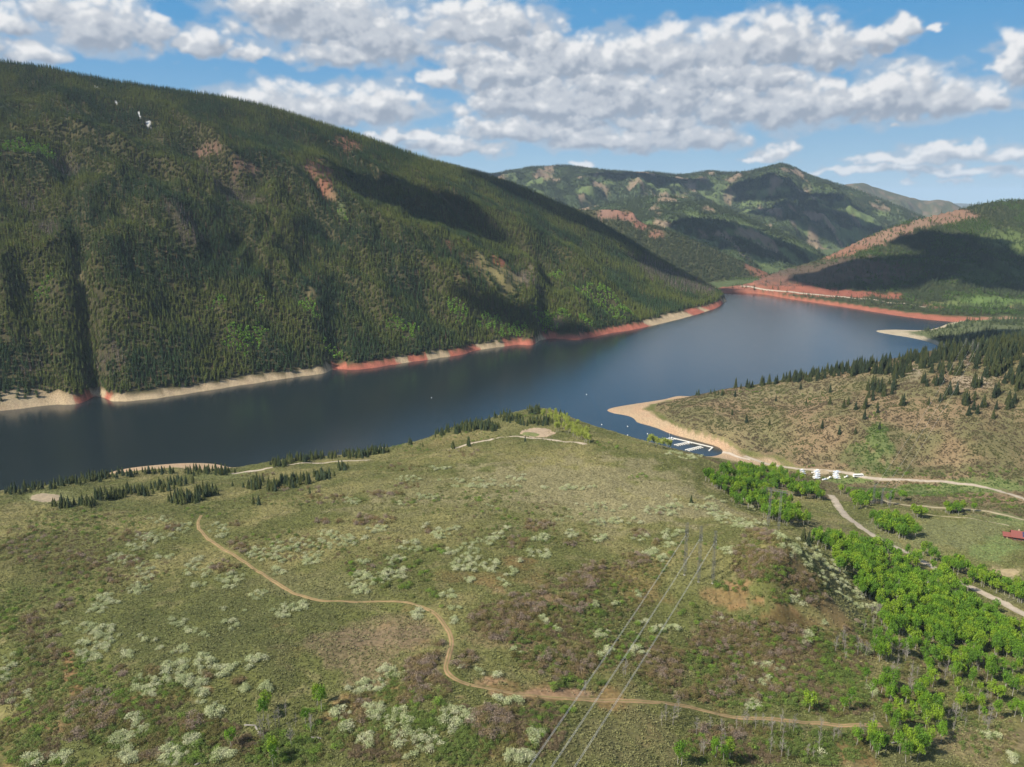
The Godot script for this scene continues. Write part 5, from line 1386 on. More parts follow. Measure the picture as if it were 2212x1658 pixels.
func build_trees() -> void:
	var m := leafy(0.15)
	# conifers
	var bark := paint(lin(0.10, 0.075, 0.055))
	var crowns: Array = []
	for i in 5: crowns.append(fir_mesh(15, 10, 0.5, 0.35, m))
	var trunk := bole(0.9, 0.018, 0, bark)
	var tints := [Color(0.050, 0.076, 0.030), Color(0.088, 0.108, 0.034), Color(0.055, 0.084, 0.046), Color(0.030, 0.047, 0.024), Color(0.055, 0.070, 0.026)]
	var mats: Array = []
	for c in tints: mats.append(dyed(m, c))
	var list: Array = []
	for s in CONIFER:
		for k in (s[4] if s[4] < 4 else int(s[4] * (1.2 if s[0] > 1560 else 1.7))):
			var p := spread(s[0], s[1] + (3.0 if s[4] > 1 else 0.0), s[2], s[3])
			if p.y < 2.0 or p.y > 180.0 or p.z < -1500.0: continue
			var right: bool = s[0] > 1560
			if right or s[4] < 4: pass
			elif rng.randf() < 0.9: plant(list, spread(s[0], s[1], s[2] * 1.3, s[3] * 1.2), rng.randf_range(3.2, 4.8), rng.randf_range(5.5, 9.0), rng.randi() % 5, 1, where(s[0], s[1]))
			var tall := rng.randf_range(9.0, 18.0) if right else rng.randf_range(6.5, 11.5)
			if s[4] == 1: tall = rng.randf_range(8.0, 13.0) if right else 7.0
			plant(list, p, tall * rng.randf_range(0.42, 0.6) * (1.12 if right else 1.0), tall, rng.randi() % 5, (3 + rng.randi() % 2) if right else rng.randi() % 3, where(s[0], s[1]))
	var words := ["dark green conifer", "olive green conifer", "blue green conifer", "blackish green conifer", "brownish green conifer"]
	raise(list, 300, func(p: Plant): tree(p, "conifer", trunk, crowns[p.look], bark, mats[p.shade], big(p, 9.0, 14.5, Vector2(0.47, 0.54)) + words[p.shade] + " " + p.where, words[p.shade] + "s " + p.where), crowns[1], tints, "conifer_thicket", "farther conifers on the shore and the crest of the right hill", "conifers")
	# aspens
	var white := paint(lin(0.52, 0.50, 0.44))
	var bark_tex := grain_texture(61, 0.03, 0.45, 1.0)
	white.albedo_texture = bark_tex
	white.uv1_triplanar = true
	white.uv1_scale = Vector3(9, 9, 9)
	var boles: Array = []
	for i in 4: boles.append(bole(1.0, 0.017, 5, white))
	var tops: Array = []
	var m3 := leafy(0.35)
	for i in 6: tops.append(leafy_crown(0.46, 0.5, 18, 44, 0.042, m3))
	var greens := [Color(0.14, 0.275, 0.027), Color(0.205, 0.325, 0.032), Color(0.10, 0.21, 0.027)]
	var leafs: Array = []
	for c in greens: leafs.append(dyed(m3, c))
	list = []
	for s in ASPEN:
		for k in int(s[4] * (2.0 if s[1] < 1390 else 1.15)):
			var p := spread(s[0], s[1] + 9.0, s[2] * 1.2, s[3] * 1.2)
			if p.y < 4.0 or p.y > 140.0 or road_near(p.x, p.z) < 9: continue
			var tall := rng.randf_range(7.0, 11.5)
			plant(list, p, tall * rng.randf_range(0.42, 0.62), tall, rng.randi() % 6, rng.randi() % 3, where(s[0], s[1]))
	var say := ["green aspen", "yellow green aspen", "deep green aspen"]
	raise(list, 300, func(p: Plant): tree(p, "aspen_tree", boles[p.look % 4], tops[p.look], white, leafs[p.shade], big(p, 8.6, 10.2, Vector2(0.49, 0.56)) + say[p.shade] + " " + p.where, say[p.shade] + " " + p.where), aspen_far(white, m3), greens, "aspen_grove", "farther aspens of the groves below the bench on the right", "aspens")
	list = []
	for s in GOLDEN:
		for k in s[4]:
			var p := spread(s[0], s[1], s[2], s[3])
			if p.y < 2.0 or p.z < -1300.0: continue
			var tall := rng.randf_range(7.5, 11.5)
			plant(list, p, tall * rng.randf_range(0.4, 0.55), tall, rng.randi() % 6, 0, where(s[0], s[1]))
	var gold := dyed(m3, Color(0.34, 0.40, 0.09))
	raise(list, 300, func(p: Plant): tree(p, "young_aspen", boles[p.look % 4], tops[p.look], white, gold, big(p, 8.8, 10.2) + "pale young aspen " + p.where, "yellow green young aspens " + p.where), tops[0], [Color(0.34, 0.40, 0.09)], "aspen_grove", "yellow green young aspens on the point", "aspens")
	# leafless trees, standing and fallen
	var ash := paint(lin(0.40, 0.37, 0.33))
	ash.albedo_texture = bark_tex
	ash.uv1_triplanar = true
	ash.uv1_scale = Vector3(7, 7, 7)
	var bares: Array = []
	for i in 4: bares.append(bare_tree(ash))
	for s in BARE:
		for k in s[4]:
			var p := spread(s[0], s[1], s[2], s[3])
			if p.y < 4.0 or p.y > 140.0 or road_near(p.x, p.z) == 1: continue
			var tall := rng.randf_range(5.0, 10.0)
			var o := put("bare_tree", bares[rng.randi() % 4])
			o.transform = Transform3D(Basis(Vector3.UP, rng.randf() * TAU).scaled(Vector3(tall, tall, tall)), p)
			var w := where(s[0], s[1])
			tag(o, ("tall " if tall > 8.0 else ("short " if tall < 6.3 else "")) + "leafless pale grey tree " + w, "tree", "leafless grey trees " + w)
	var logs := [[528, 1569, 553, 1569, "pale fallen trunk lying level left of the white snag"], [548, 1612, 572, 1598, "pale fallen trunk slanting below the level log in the lower left"], [552, 1572, 582, 1628, "longest bleached fallen trunk pointing to the bottom edge"], [585, 1622, 612, 1628, "bleached fallen trunk lying flat right of the long one"], [556, 1588, 577, 1605, "short bleached trunk crossing the longest one"], [420, 1656, 442, 1645, "pale log at the bottom edge in the lower left"], [672, 1596, 694, 1597, "short pale log among the bare trees right of the others"], [1925, 1608, 1955, 1600, "grey fallen trunk under the aspens at the bottom right"]]
	for l in logs:
		var a := survey(l[0], l[1])
		var b := survey(l[2], l[3])
		var v := PackedVector3Array()
		var mid := (a + b) * 0.5 + Vector3(0, 0.25, 0)
		tube(v, a - mid + Vector3(0, 0.25, 0), Vector3(0, 0.05, 0), 0.42, 0.32, 7)
		tube(v, Vector3(0, 0.05, 0), b - mid + Vector3(0, 0.2, 0), 0.32, 0.18, 7)
		for k in 5:
			var q := (a - mid).lerp(b - mid, rng.randf_range(0.35, 0.95)) + Vector3(0, 0.2, 0)
			var d := around_()
			d.y = absf(d.y)
			tube(v, q, q + d * rng.randf_range(0.7, 1.8), 0.09, 0.03, 4)
		var o := put("fallen_log", solid(v, PackedColorArray(), ash))
		o.position = mid
		tag(o, l[4], "log", "bleached fallen trunks")

func aspen_far(white: Material, m: Material) -> ArrayMesh:
	var top := leafy_crown(0.46, 0.5, 16, 28, 0.056, m)
	var v := PackedVector3Array()
	tube(v, Vector3(0, -0.03, 0), Vector3(0.02, 0.8, 0), 0.035, 0.015, 4)
	return solid(v, PackedColorArray(), white, top)

# mixed brush too thick to count: u, v, half width, half height, how many
const THICKET := [[120, 1190, 130, 50, 500], [250, 1230, 120, 50, 300], [60, 1330, 70, 60, 280], [100, 1480, 110, 70, 520], [60, 1600, 70, 60, 320], [250, 1560, 110, 60, 520], [420, 1600, 110, 55, 450], [600, 1620, 100, 40, 300], [330, 1500, 80, 40, 200], [820, 1570, 110, 80, 600], [1000, 1590, 110, 65, 600], [900, 1480, 80, 40, 250], [1150, 1570, 70, 70, 300], [1120, 1340, 110, 50, 450], [1230, 1400, 130, 60, 600], [1300, 1300, 110, 60, 300], [1250, 1250, 80, 30, 150], [1430, 1440, 60, 60, 300], [1380, 1230, 60, 40, 120], [1650, 1210, 70, 50, 450], [1600, 1400, 120, 70, 700], [1720, 1440, 110, 90, 800], [1820, 1420, 70, 60, 350], [1800, 1500, 110, 50, 500], [1580, 1490, 90, 40, 350], [1600, 1610, 130, 45, 500], [1790, 1610, 110, 45, 350], [1740, 1270, 60, 30, 180], [200, 1120, 140, 25, 250], [650, 1080, 150, 14, 160], [1150, 1160, 160, 30, 160], [600, 1180, 110, 35, 200], [820, 1200, 100, 50, 150], [1010, 1090, 200, 30, 120], [1890, 1350, 40, 40, 150], [2050, 1480, 120, 80, 400], [2130, 1590, 70, 50, 120]]

func build_thickets() -> void:
	var m := leafy(0.15)
	var looks := [shrub(6, 30, 0.042, m, 10), shrub(5, 32, 0.042, m, 4), shrub(6, 28, 0.036, m, 20)]
	var bags: Array[Bag] = [Bag.new(), Bag.new(), Bag.new()]
	for s in THICKET:
		for k in s[4]:
			var p := spread(s[0], s[1], s[2], s[3])
			if p.z < -900.0 or p.y < 6.0 or road_near(p.x, p.z) < 9: continue
			var t := n_tone.get_noise_2d(p.x * 0.02, p.z * 0.02) + rng.randf_range(-0.22, 0.22)
			var which := 2 if t < -0.12 else (1 if t > 0.12 else 0)
			var c: Color = [Color(0.165, 0.155, 0.055), Color(0.125, 0.175, 0.045), Color(0.20, 0.155, 0.095)][which]
			var size := rng.randf_range(1.6, 4.2)
			bags[which].add(p - Vector3(0, 0.05, 0), rng.randf() * TAU, size, size * rng.randf_range(0.6, 0.95), mute(c, rng.randf_range(0.75, 1.2)))
	multi("mixed_brush", looks[0], bags[0], "olive brown brush filling the slopes between the taller shrubs", "brush")
	multi("mixed_brush", looks[1], bags[1], "green brush filling the slopes between the taller shrubs", "brush")
	multi("mixed_brush", looks[2], bags[2], "greyish brown twiggy brush filling the slopes between the taller shrubs", "brush")

# ---------------------------------------------------------------- clouds overhead (out of view) that shade parts of the land
func to_sun() -> Vector3:
	var az := deg_to_rad(SUN_AZ)
	var el := deg_to_rad(SUN_EL)
	return Vector3(-sin(az) * cos(el), sin(el), cos(az) * cos(el))

func build_clouds() -> void:
	var m := paint(Color(0.95, 0.95, 0.96), 1.0)
	var n := noise(71, 1.0, 4)
	# the place each one shades: u, v, half width, half depth in metres
	var shades := [[885, 425, 150, 110], [940, 455, 110, 90], [1060, 380, 120, 90], [1140, 415, 130, 80], [1240, 462, 180, 80], [1330, 510, 170, 80], [1420, 560, 170, 80], [1500, 605, 150, 70], [1140, 690, 95, 45], [1800, 600, 150, 120], [1960, 585, 260, 170], [2120, 560, 200, 200], [2050, 520, 180, 120], [1880, 610, 160, 100], [2180, 610, 150, 120], [2080, 735, 130, 60], [1690, 405, 420, 260], [1780, 470, 420, 300], [1620, 520, 300, 260], [1400, 385, 380, 200]]
	var s := to_sun()
	for q in shades:
		var g := survey(q[0], q[1])
		var c := g + s * ((2500.0 - g.y) / s.y)
		var v := PackedVector3Array()
		var ix := PackedInt32Array()
		var nu := 40
		var nv := 20
		for j in nv + 1:
			for i in nu:
				var a := TAU * i / nu
				var b := PI * j / nv
				var d := Vector3(sin(b) * cos(a), cos(b), sin(b) * sin(a))
				var k := 1.0 + 0.55 * n.get_noise_3d(d.x * 1.3 + c.x * 0.01, d.y * 1.3, d.z * 1.3 + c.z * 0.01)
				v.append(Vector3(d.x * q[2] * k, (d.y if d.y > 0.0 else d.y * 0.3) * 70.0 * k, d.z * q[3] * k))
				if j < nv:
					var e := j * nu + i
					var f := j * nu + (i + 1) % nu
					ix.append_array([e, f, e + nu, f, f + nu, e + nu])
		var arr := []
		arr.resize(Mesh.ARRAY_MAX)
		arr[Mesh.ARRAY_VERTEX] = v
		arr[Mesh.ARRAY_INDEX] = ix
		var mesh := ArrayMesh.new()
		mesh.add_surface_from_arrays(Mesh.PRIMITIVE_TRIANGLES, arr)
		mesh.surface_set_material(0, m)
		var o := put("cloud", mesh)
		o.position = c
		setting(o)

# ---------------------------------------------------------------- built things
func beam(v: PackedVector3Array, a: Vector3, b: Vector3, w: float) -> void:
	tube(v, a, b, w, w, 4)

func block(v: PackedVector3Array, lo: Vector3, hi: Vector3) -> void:
	var p: Array = []
	for k in 8: p.append(Vector3(hi.x if k & 1 else lo.x, hi.y if k & 2 else lo.y, hi.z if k & 4 else lo.z))
	for f in [[0, 2, 3, 1], [4, 5, 7, 6], [0, 4, 6, 2], [1, 3, 7, 5], [2, 6, 7, 3], [0, 1, 5, 4]]:
		v.append_array([p[f[0]], p[f[1]], p[f[2]], p[f[0]], p[f[2]], p[f[3]]])

func part(called: String, v: PackedVector3Array, m: Material, parent: Node3D) -> MeshInstance3D:
	return put(called, solid(v, PackedColorArray(), m), parent)

# how high above a base a sight line passes
func rise(base: Vector3, u: float, v: float) -> float:
	var d := sight(u, v)
	var flat := sqrt(d.x * d.x + d.z * d.z)
	return EYE.y + d.y / flat * sqrt(base.x * base.x + base.z * base.z) - base.y

func lattice(o: Node3D, m: Material, off: Vector3, tall: float, wide: float, top: float) -> void:
	var foot := wide * 0.35
	var corners: Array = []
	for s in [[-1, -1], [1, -1], [1, 1], [-1, 1]]:
		var v := PackedVector3Array()
		var a := off + Vector3(s[0] * foot * 0.5, 0, s[1] * foot * 0.5)
		var b := off + Vector3(s[0] * wide * 0.5, 3.0, s[1] * wide * 0.5)
		var c := off + Vector3(s[0] * wide * 0.5 * top, tall, s[1] * wide * 0.5 * top)
		beam(v, a, b, 0.085)
		beam(v, b, c, 0.085)
		part("leg", v, m, o)
		corners.append([b, c])
	var br := PackedVector3Array()
	var n := int((tall - 3.0) / 1.5)
	for k in n:
		var t0 := k / float(n)
		var t1 := (k + 1) / float(n)
		for f in 4:
			var p: Array = corners[f]
			var q: Array = corners[(f + 1) % 4]
			if k % 2: beam(br, p[0].lerp(p[1], t0), q[0].lerp(q[1], t1), 0.045)
			else: beam(br, q[0].lerp(q[1], t0), p[0].lerp(p[1], t1), 0.05)
			if k % 4 == 0: beam(br, p[0].lerp(p[1], t0), q[0].lerp(q[1], t0), 0.05)
	part("bracing", br, m, o)

func wire(a: Vector3, b: Vector3, sag: float, rad: float, gap: float, label: String, group: String, m: Material, twin: bool) -> void:
	var o := thing("power_line", label, "power line", (a + b) * 0.5, 0.0, group)
	var mid := o.position
	var side := (b - a).cross(Vector3.UP).normalized() * gap * 0.5
	for s: float in ([-1.0, 1.0] if twin else [0.0]):
		var v := PackedVector3Array()
		var last := a - mid + side * s
		for k in range(1, 25):
			var t := k / 24.0
			var p := a.lerp(b, t) - mid + side * s - Vector3(0, sag * 4.0 * t * (1.0 - t), 0)
			tube(v, last, p, rad, rad, 5)
			last = p
		part("conductor", v, m, o)

func build_pylons() -> void:
	var steel := paint(lin(0.10, 0.104, 0.108), 0.7, 0.0)
	var dark := paint(lin(0.05, 0.05, 0.055), 0.4)
	var cable := paint(lin(0.50, 0.50, 0.49), 0.5, 0.2)
	var conc := paint(lin(0.35, 0.33, 0.30))
	var near := [[1479.0, 1243.0, 1129.0, 1478.0, 1162.0, 1137.0, "leftmost of the three slender lattice masts beside the brushy knoll", "leftmost of the three cables running down to the bottom edge"], [1508.7, 1258.0, 1137.0, 1508.0, 1170.0, 1186.0, "middle one of the three slender lattice masts beside the brushy knoll", "middle cable of the three running down to the bottom edge"], [1539.6, 1261.0, 1147.0, 1541.0, 1179.0, 1236.0, "rightmost of the three slender lattice masts, nearest the brushy knoll", "rightmost of the three cables running down to the bottom edge"]]
	for q in near:
		var base := survey(q[0], q[1])
		var tall := rise(base, q[0] + 9.0, q[2])
		var o := thing("lattice_mast", q[6], "pylon", base, 0.35, "three slender lattice masts")
		lattice(o, steel, Vector3.ZERO, tall, 1.25, 0.9)
		var f := PackedVector3Array()
		block(f, Vector3(-0.6, -0.6, -0.6), Vector3(0.6, 0.12, 0.6))
		part("footing", f, conc, o)
		var hold := rise(base, q[3], q[4] - 12.0)
		var grip := base + Vector3(0, hold, 0)
		# the cable leaves toward the camera, below and left of it
		var d := sight(q[5], 1658.0)
		var far := EYE + d * (205.0 / sqrt(d.x * d.x + d.z * d.z))
		var run := (far - grip).normalized()
		var tip := grip + run * 3.2 - Vector3(0, 0.9, 0)
		var inv := Basis(Vector3.UP, -0.35)
		for s in [1.0, -0.8]:
			var v := PackedVector3Array()
			var e: Vector3 = inv * (run * 3.2 * s - Vector3(0, 0.9, 0))
			var st := Vector3(0, hold, 0)
			for k in 14:
				tube(v, st + e * (k / 14.0), st + e * ((k + 0.6) / 14.0), 0.20, 0.20, 6)
				tube(v, st + e * ((k + 0.6) / 14.0), st + e * ((k + 1) / 14.0), 0.1, 0.1, 6)
			part("insulator", v, dark, o)
		var j := PackedVector3Array()
		var p0: Vector3 = inv * (run * 3.2 - Vector3(0, 0.9, 0))
		var p1: Vector3 = inv * (run * -2.6 - Vector3(0, 0.9, 0))
		var last := p0
		for k in range(1, 11):
			var t := k / 10.0
			var p := p0.lerp(p1, t) - Vector3(0, 1.9 * 4.0 * t * (1.0 - t), 0) + Vector3(0.9, 0, 0.3) * sin(PI * t)
			tube(j, last + Vector3(0, hold, 0), p + Vector3(0, hold, 0), 0.07, 0.07, 5)
			last = p
		part("jumper_loop", j, cable, o)
		var beyond := EYE + d * (150.0 / sqrt(d.x * d.x + d.z * d.z))
		beyond.y = far.y - 0.35 * (far.y - beyond.y)
		wire(tip, far + (far - tip).normalized() * 60.0, 2.0, 0.04, 0.4, q[7], "three cables crossing the slope", cable, true)
	# portal pylon in front of the aspen grove
	var l := survey(1660, 1137)
	var r := survey(1682, 1145)
	var o := thing("portal_pylon", "lattice portal pylon with a wide crossarm in front of the aspen grove", "pylon", l)
	var tall := rise(l, 1664, 1056)
	lattice(o, steel, Vector3.ZERO, tall, 1.3, 0.8)
	lattice(o, steel, r - l, tall - (r.y - l.y), 1.3, 0.8)
	var arm := PackedVector3Array()
	var run := (r - l) * Vector3(1, 0, 1)
	var a := -run * 0.45 + Vector3(0, tall - 1.0, 0)
	var b := run * 1.65 + Vector3(0, tall - 1.0, 0)
	for k in [Vector3(0, 0, 0.5), Vector3(0, 0, -0.5), Vector3(0, 1.5, 0)]: beam(arm, a + k, b + k, 0.1)
	for k in 16:
		beam(arm, a.lerp(b, k / 16.0) + Vector3(0, 0, 0.5), a.lerp(b, (k + 0.5) / 16.0) + Vector3(0, 1.5, 0), 0.06)
		beam(arm, a.lerp(b, (k + 0.5) / 16.0) + Vector3(0, 1.5, 0), a.lerp(b, (k + 1) / 16.0) + Vector3(0, 0, -0.5), 0.06)
	part("crossarm", arm, steel, o)
	for t in [0.03, 0.5, 0.97]:
		var v := PackedVector3Array()
		tube(v, a.lerp(b, t), a.lerp(b, t) - Vector3(0, 2.4, 0), 0.16, 0.16, 6)
		part("insulator", v, dark, o)
	# three masts in the meadow and three far ones on the crest of the hill
	var low := [[1886, 1092, 1045, "leftmost of three lattice masts in the meadow right of the grove"], [1904, 1095, 1054, "middle one of three lattice masts in the meadow right of the grove"], [1921, 1099, 1059, "rightmost of three lattice masts in the meadow right of the grove"]]
	var high := [[2084, 764, 730, "leftmost of three far lattice masts on the wooded crest of the right hill"], [2099, 768, 733, "middle one of three far lattice masts on the wooded crest of the right hill"], [2110, 774, 739, "rightmost of three far lattice masts on the wooded crest of the right hill"]]
	var tops: Array = []
	for q in low + high:
		var p := survey(q[0], q[1])
		var t := rise(p, q[0], q[2])
		var w := thing("lattice_mast", q[3], "pylon", p, 0.2, "lattice masts along the farther power line")
		lattice(w, steel, Vector3.ZERO, t, 1.3, 0.9)
		tops.append(p + Vector3(0, t - 3.0, 0))
	for k in 3:
		wire(tops[k], tops[k + 3], 9.0, 0.045, 0.5, ["left", "middle", "right"][k] + " cable of the power line climbing the brown right hill", "cables climbing the right hill", cable, false)

func boat(at: Vector3, turn: float, long: float, label: String, group: String, mats: Array, look: int, mast := 0.0) -> void:
	var o := thing("boat", label, "boat", at, turn, group)
	var hull := PackedVector3Array()
	var w := long * 0.17
	var secs: Array = []
	for k in 7:
		var t := k / 6.0
		var half := w * (1.0 - pow(maxf(t - 0.35, 0.0) / 0.65, 2.0)) + 0.02
		var keel := 0.15 + 0.5 * pow(t, 3.0)
		var x := (t - 0.5) * long
		secs.append([Vector3(x, 1.05 + 0.25 * t, -half), Vector3(x, keel, -half * 0.55), Vector3(x, keel - 0.12, 0), Vector3(x, keel, half * 0.55), Vector3(x, 1.05 + 0.25 * t, half)])
	for k in 6:
		for i in 4:
			var a: Vector3 = secs[k][i]
			var b: Vector3 = secs[k][i + 1]
			var c: Vector3 = secs[k + 1][i]
			var d: Vector3 = secs[k + 1][i + 1]
			hull.append_array([a, b, c, c, b, d])
	for i in 3: hull.append_array([secs[0][0], secs[0][i + 1], secs[0][i + 2]])
	part("hull", hull, mats[0], o)
	var deck := PackedVector3Array()
	for k in 6:
		var dn := Vector3(0, 0.06, 0)
		deck.append_array([secs[k][0] - dn, secs[k][4] - dn, secs[k + 1][0] - dn, secs[k + 1][0] - dn, secs[k][4] - dn, secs[k + 1][4] - dn])
	part("deck", deck, mats[1 + look % 2], o)
	var cab := PackedVector3Array()
	var h := 1.15
	for f in [[-0.12, 0.20, 0.0, 0.75], [-0.06, 0.10, 0.75, 0.95]]:
		block(cab, Vector3(f[0] * long, h + f[2], -w * 0.7), Vector3(f[1] * long, h + f[3], w * 0.7))
	part("cabin", cab, mats[2 if look % 3 else 0], o)
	if mast > 0.0:
		var v := PackedVector3Array()
		tube(v, Vector3(0.3, 1.0, 0), Vector3(0.3, mast, 0), 0.10, 0.06, 6)
		tube(v, Vector3(0.3, 1.9, 0), Vector3(-long * 0.4, 2.0, 0), 0.09, 0.07, 6)
		part("mast", v, mats[0], o)

func build_marina() -> void:
	var white := paint(lin(0.70, 0.70, 0.69), 0.4)
	var cover := paint(lin(0.42, 0.47, 0.55), 0.7)
	var tan_ := paint(lin(0.55, 0.50, 0.42), 0.7)
	var mats := [white, tan_, cover]
	var dock := paint(lin(0.52, 0.51, 0.48), 0.8)
	var piers := [[1427, 953, 1455, 946.5, "floating dock with moored boats at the lake end of the marina", 6], [1453, 946.5, 1540, 967, "long white walkway linking the three docks of the marina", 0], [1457, 961.5, 1490, 955, "middle floating dock of the marina with short finger piers", 7], [1481, 972.5, 1514, 964.5, "floating dock of the marina nearest the sandy bank", 7], [1532, 974, 1540, 967, "short dock stub at the bank end of the marina", 0]]
	for p in piers:
		var a := level(p[0], p[1], 0.3)
		var b := level(p[2], p[3], 0.3)
		var o := thing("floating_dock", p[4], "dock", (a + b) * 0.5, 0.0, "docks of the small marina")
		var run := (b - a) * Vector3(1, 0, 1)
		var long := run.length()
		run = run.normalized()
		var side := Vector3(-run.z, 0, run.x)
		var turn := Basis(run, Vector3.UP, -side).orthonormalized()
		var v := PackedVector3Array()
		block(v, Vector3(-long * 0.5, -0.5, -0.9), Vector3(long * 0.5, 0.35, 0.9))
		var d := part("walkway", v, dock, o)
		d.transform.basis = Basis(run, Vector3.UP, run.cross(Vector3.UP))
		for k in p[5]:
			var f := PackedVector3Array()
			var x: float = (k + 0.5) / p[5] * long - long * 0.5
			block(f, Vector3(x - 0.35, -0.5, 0.92), Vector3(x + 0.35, 0.3, 6.0))
			var g := part("finger_pier", f, dock, o)
			g.transform.basis = Basis(run, Vector3.UP, run.cross(Vector3.UP))
	var moored := [[1436, 951.5, 0.0], [1441, 950.2, 0.0], [1446, 949.0, 9.5], [1451, 948.0, 0.0], [1443, 952.2, 0.0], [1438, 953.4, 0.0], [1488, 957.5, 0.0]]
	var mk := ["first white boat from the lake end of the outer dock", "second white boat from the lake end of the outer dock", "sailing boat with a bare mast at the outer dock", "white boat at the corner of the outer dock and the walkway", "white boat moored on the near side of the outer dock", "white boat at the outermost near side berth of the dock", "white boat alone at the middle dock"]
	for k in moored.size():
		var q = moored[k]
		boat(level(q[0], q[1], 0.0) - Vector3(0, 0.15, 0), -2.2 + 0.1 * k, 7.0, mk[k], "boats moored at the docks", mats, k, q[2])
	# boats laid up on land
	for k in 9:
		var p := survey(1764.0 + rng.randf_range(-2.0, 2.0), 1018.5 + 2.2 * k)
		boat(p, rng.randf_range(-0.12, 0.12) + PI * (k % 2), rng.randf_range(6.5, 8.5), ["backmost boat", "second boat", "third boat", "fourth boat", "fifth boat", "sixth boat", "seventh boat", "eighth boat", "nearest boat"][k] + " of the left row parked on the grass by the upper road", "boats in the left storage row", mats, k)
	for k in 8:
		var p := survey(1808.0 + rng.randf_range(-2.5, 2.5), 1021.0 + 2.1 * k)
		boat(p, rng.randf_range(-0.15, 0.15) + PI * (k % 2), rng.randf_range(6.0, 8.0), ["backmost boat", "second boat", "third boat", "fourth boat", "fifth boat", "sixth boat", "seventh boat", "nearest boat"][k] + " of the right row parked on the grass by the upper road", "boats in the right storage row", mats, k + 1)
	var odd := [[1793, 1034, 0.5, "white boat lying at an angle between the two storage rows"], [1783, 1038, 0.1, "white boat alone at the near end between the storage rows"], [1830, 1032, 0.3, "small white boat right of the right storage row"], [1733, 1018, 0.2, "first white boat at the edge of the grove by the upper road"], [1735, 1022, 0.0, "second white boat at the edge of the grove by the upper road"], [1736, 1026, 0.2, "third white boat at the edge of the grove by the upper road"]]
	for k in odd.size():
		boat(survey(odd[k][0], odd[k][1]), odd[k][2], 6.5, odd[k][3], "boats parked apart on the grass", mats, k)
	# a white coach on the upper road
	var p := survey(1854, 1031)
	var o := thing("camper_coach", "long white camper coach parked beside the upper gravel road", "camper", p, 0.12)
	var body := PackedVector3Array()
	block(body, Vector3(-5.5, 0.5, -1.25), Vector3(5.5, 3.1, 1.25))
	block(body, Vector3(-5.2, 3.1, -1.1), Vector3(5.2, 3.3, 1.1))
	part("body", body, white, o)
	var glass := paint(lin(0.03, 0.035, 0.04), 0.1)
	for k in 6:
		var w := PackedVector3Array()
		block(w, Vector3(-4.9 + 1.6 * k, 1.7, 1.24), Vector3(-3.6 + 1.6 * k, 2.6, 1.28))
		part("window", w, glass, o)
	var black := paint(lin(0.03, 0.03, 0.03))
	for x in [-3.6, 3.4]:
		for z in [-1.1, 1.1]:
			var w := PackedVector3Array()
			tube(w, Vector3(x, 0.5, z - 0.15), Vector3(x, 0.5, z + 0.15), 0.5, 0.5, 12)
			for k in 12:
				var a0 := TAU * k / 12
				var a1 := TAU * (k + 1) / 12
				w.append_array([Vector3(x, 0.5, z + 0.15), Vector3(x + 0.5 * cos(a0), 0.5 + 0.5 * sin(a0), z + 0.15), Vector3(x + 0.5 * cos(a1), 0.5 + 0.5 * sin(a1), z + 0.15)])
			part("wheel", w, black, o)
	# mooring buoys
	var spots := [[932, 860, "lone white buoy far out in the middle of the lake"], [1267, 853, "white buoy off the tip of the sandy point"], [1300, 918, "leftmost white buoy in the marina inlet"], [1356, 922, "white buoy in the middle of the inlet, farther one"], [1356, 941, "white buoy in the inlet beside the near bank"], [1399, 938, "white buoy nearest the docks"]]
	for s in spots:
		var b := thing("buoy", s[2], "buoy", level(s[0], s[1], 0.0), 0.0, "white mooring buoys")
		var v := PackedVector3Array()
		var ring := [[0.0, -0.3], [0.55, -0.25], [0.75, 0.1], [0.65, 0.5], [0.3, 0.8], [0.12, 0.95]]
		for k in 5: tube(v, Vector3(0, ring[k][1], 0), Vector3(0, ring[k + 1][1], 0), ring[k][0], ring[k + 1][0], 12)
		part("float", v, white, b)
		var t := PackedVector3Array()
		tube(t, Vector3(0, 0.9, 0), Vector3(0, 1.3, 0), 0.12, 0.1, 8)
		part("handle", t, cover, b)

func gable(v: PackedVector3Array, x0: float, x1: float, z0: float, z1: float, eave: float, top: float, thick: float) -> void:
	var zm := (z0 + z1) * 0.5
	for s in [[z0, 1.0], [z1, -1.0]]:
		var a := Vector3(x0, eave, s[0])
		var b := Vector3(x1, eave, s[0])
		var c := Vector3(x1, top, zm)
		var d := Vector3(x0, top, zm)
		var t := Vector3(0, thick, 0)
		v.append_array([a, b, c, a, c, d, a + t, c + t, b + t, a + t, d + t, c + t, a, a + t, b, b, a + t, b + t, a, d, a + t, a + t, d, d + t, b, b + t, c, c, b + t, c + t])

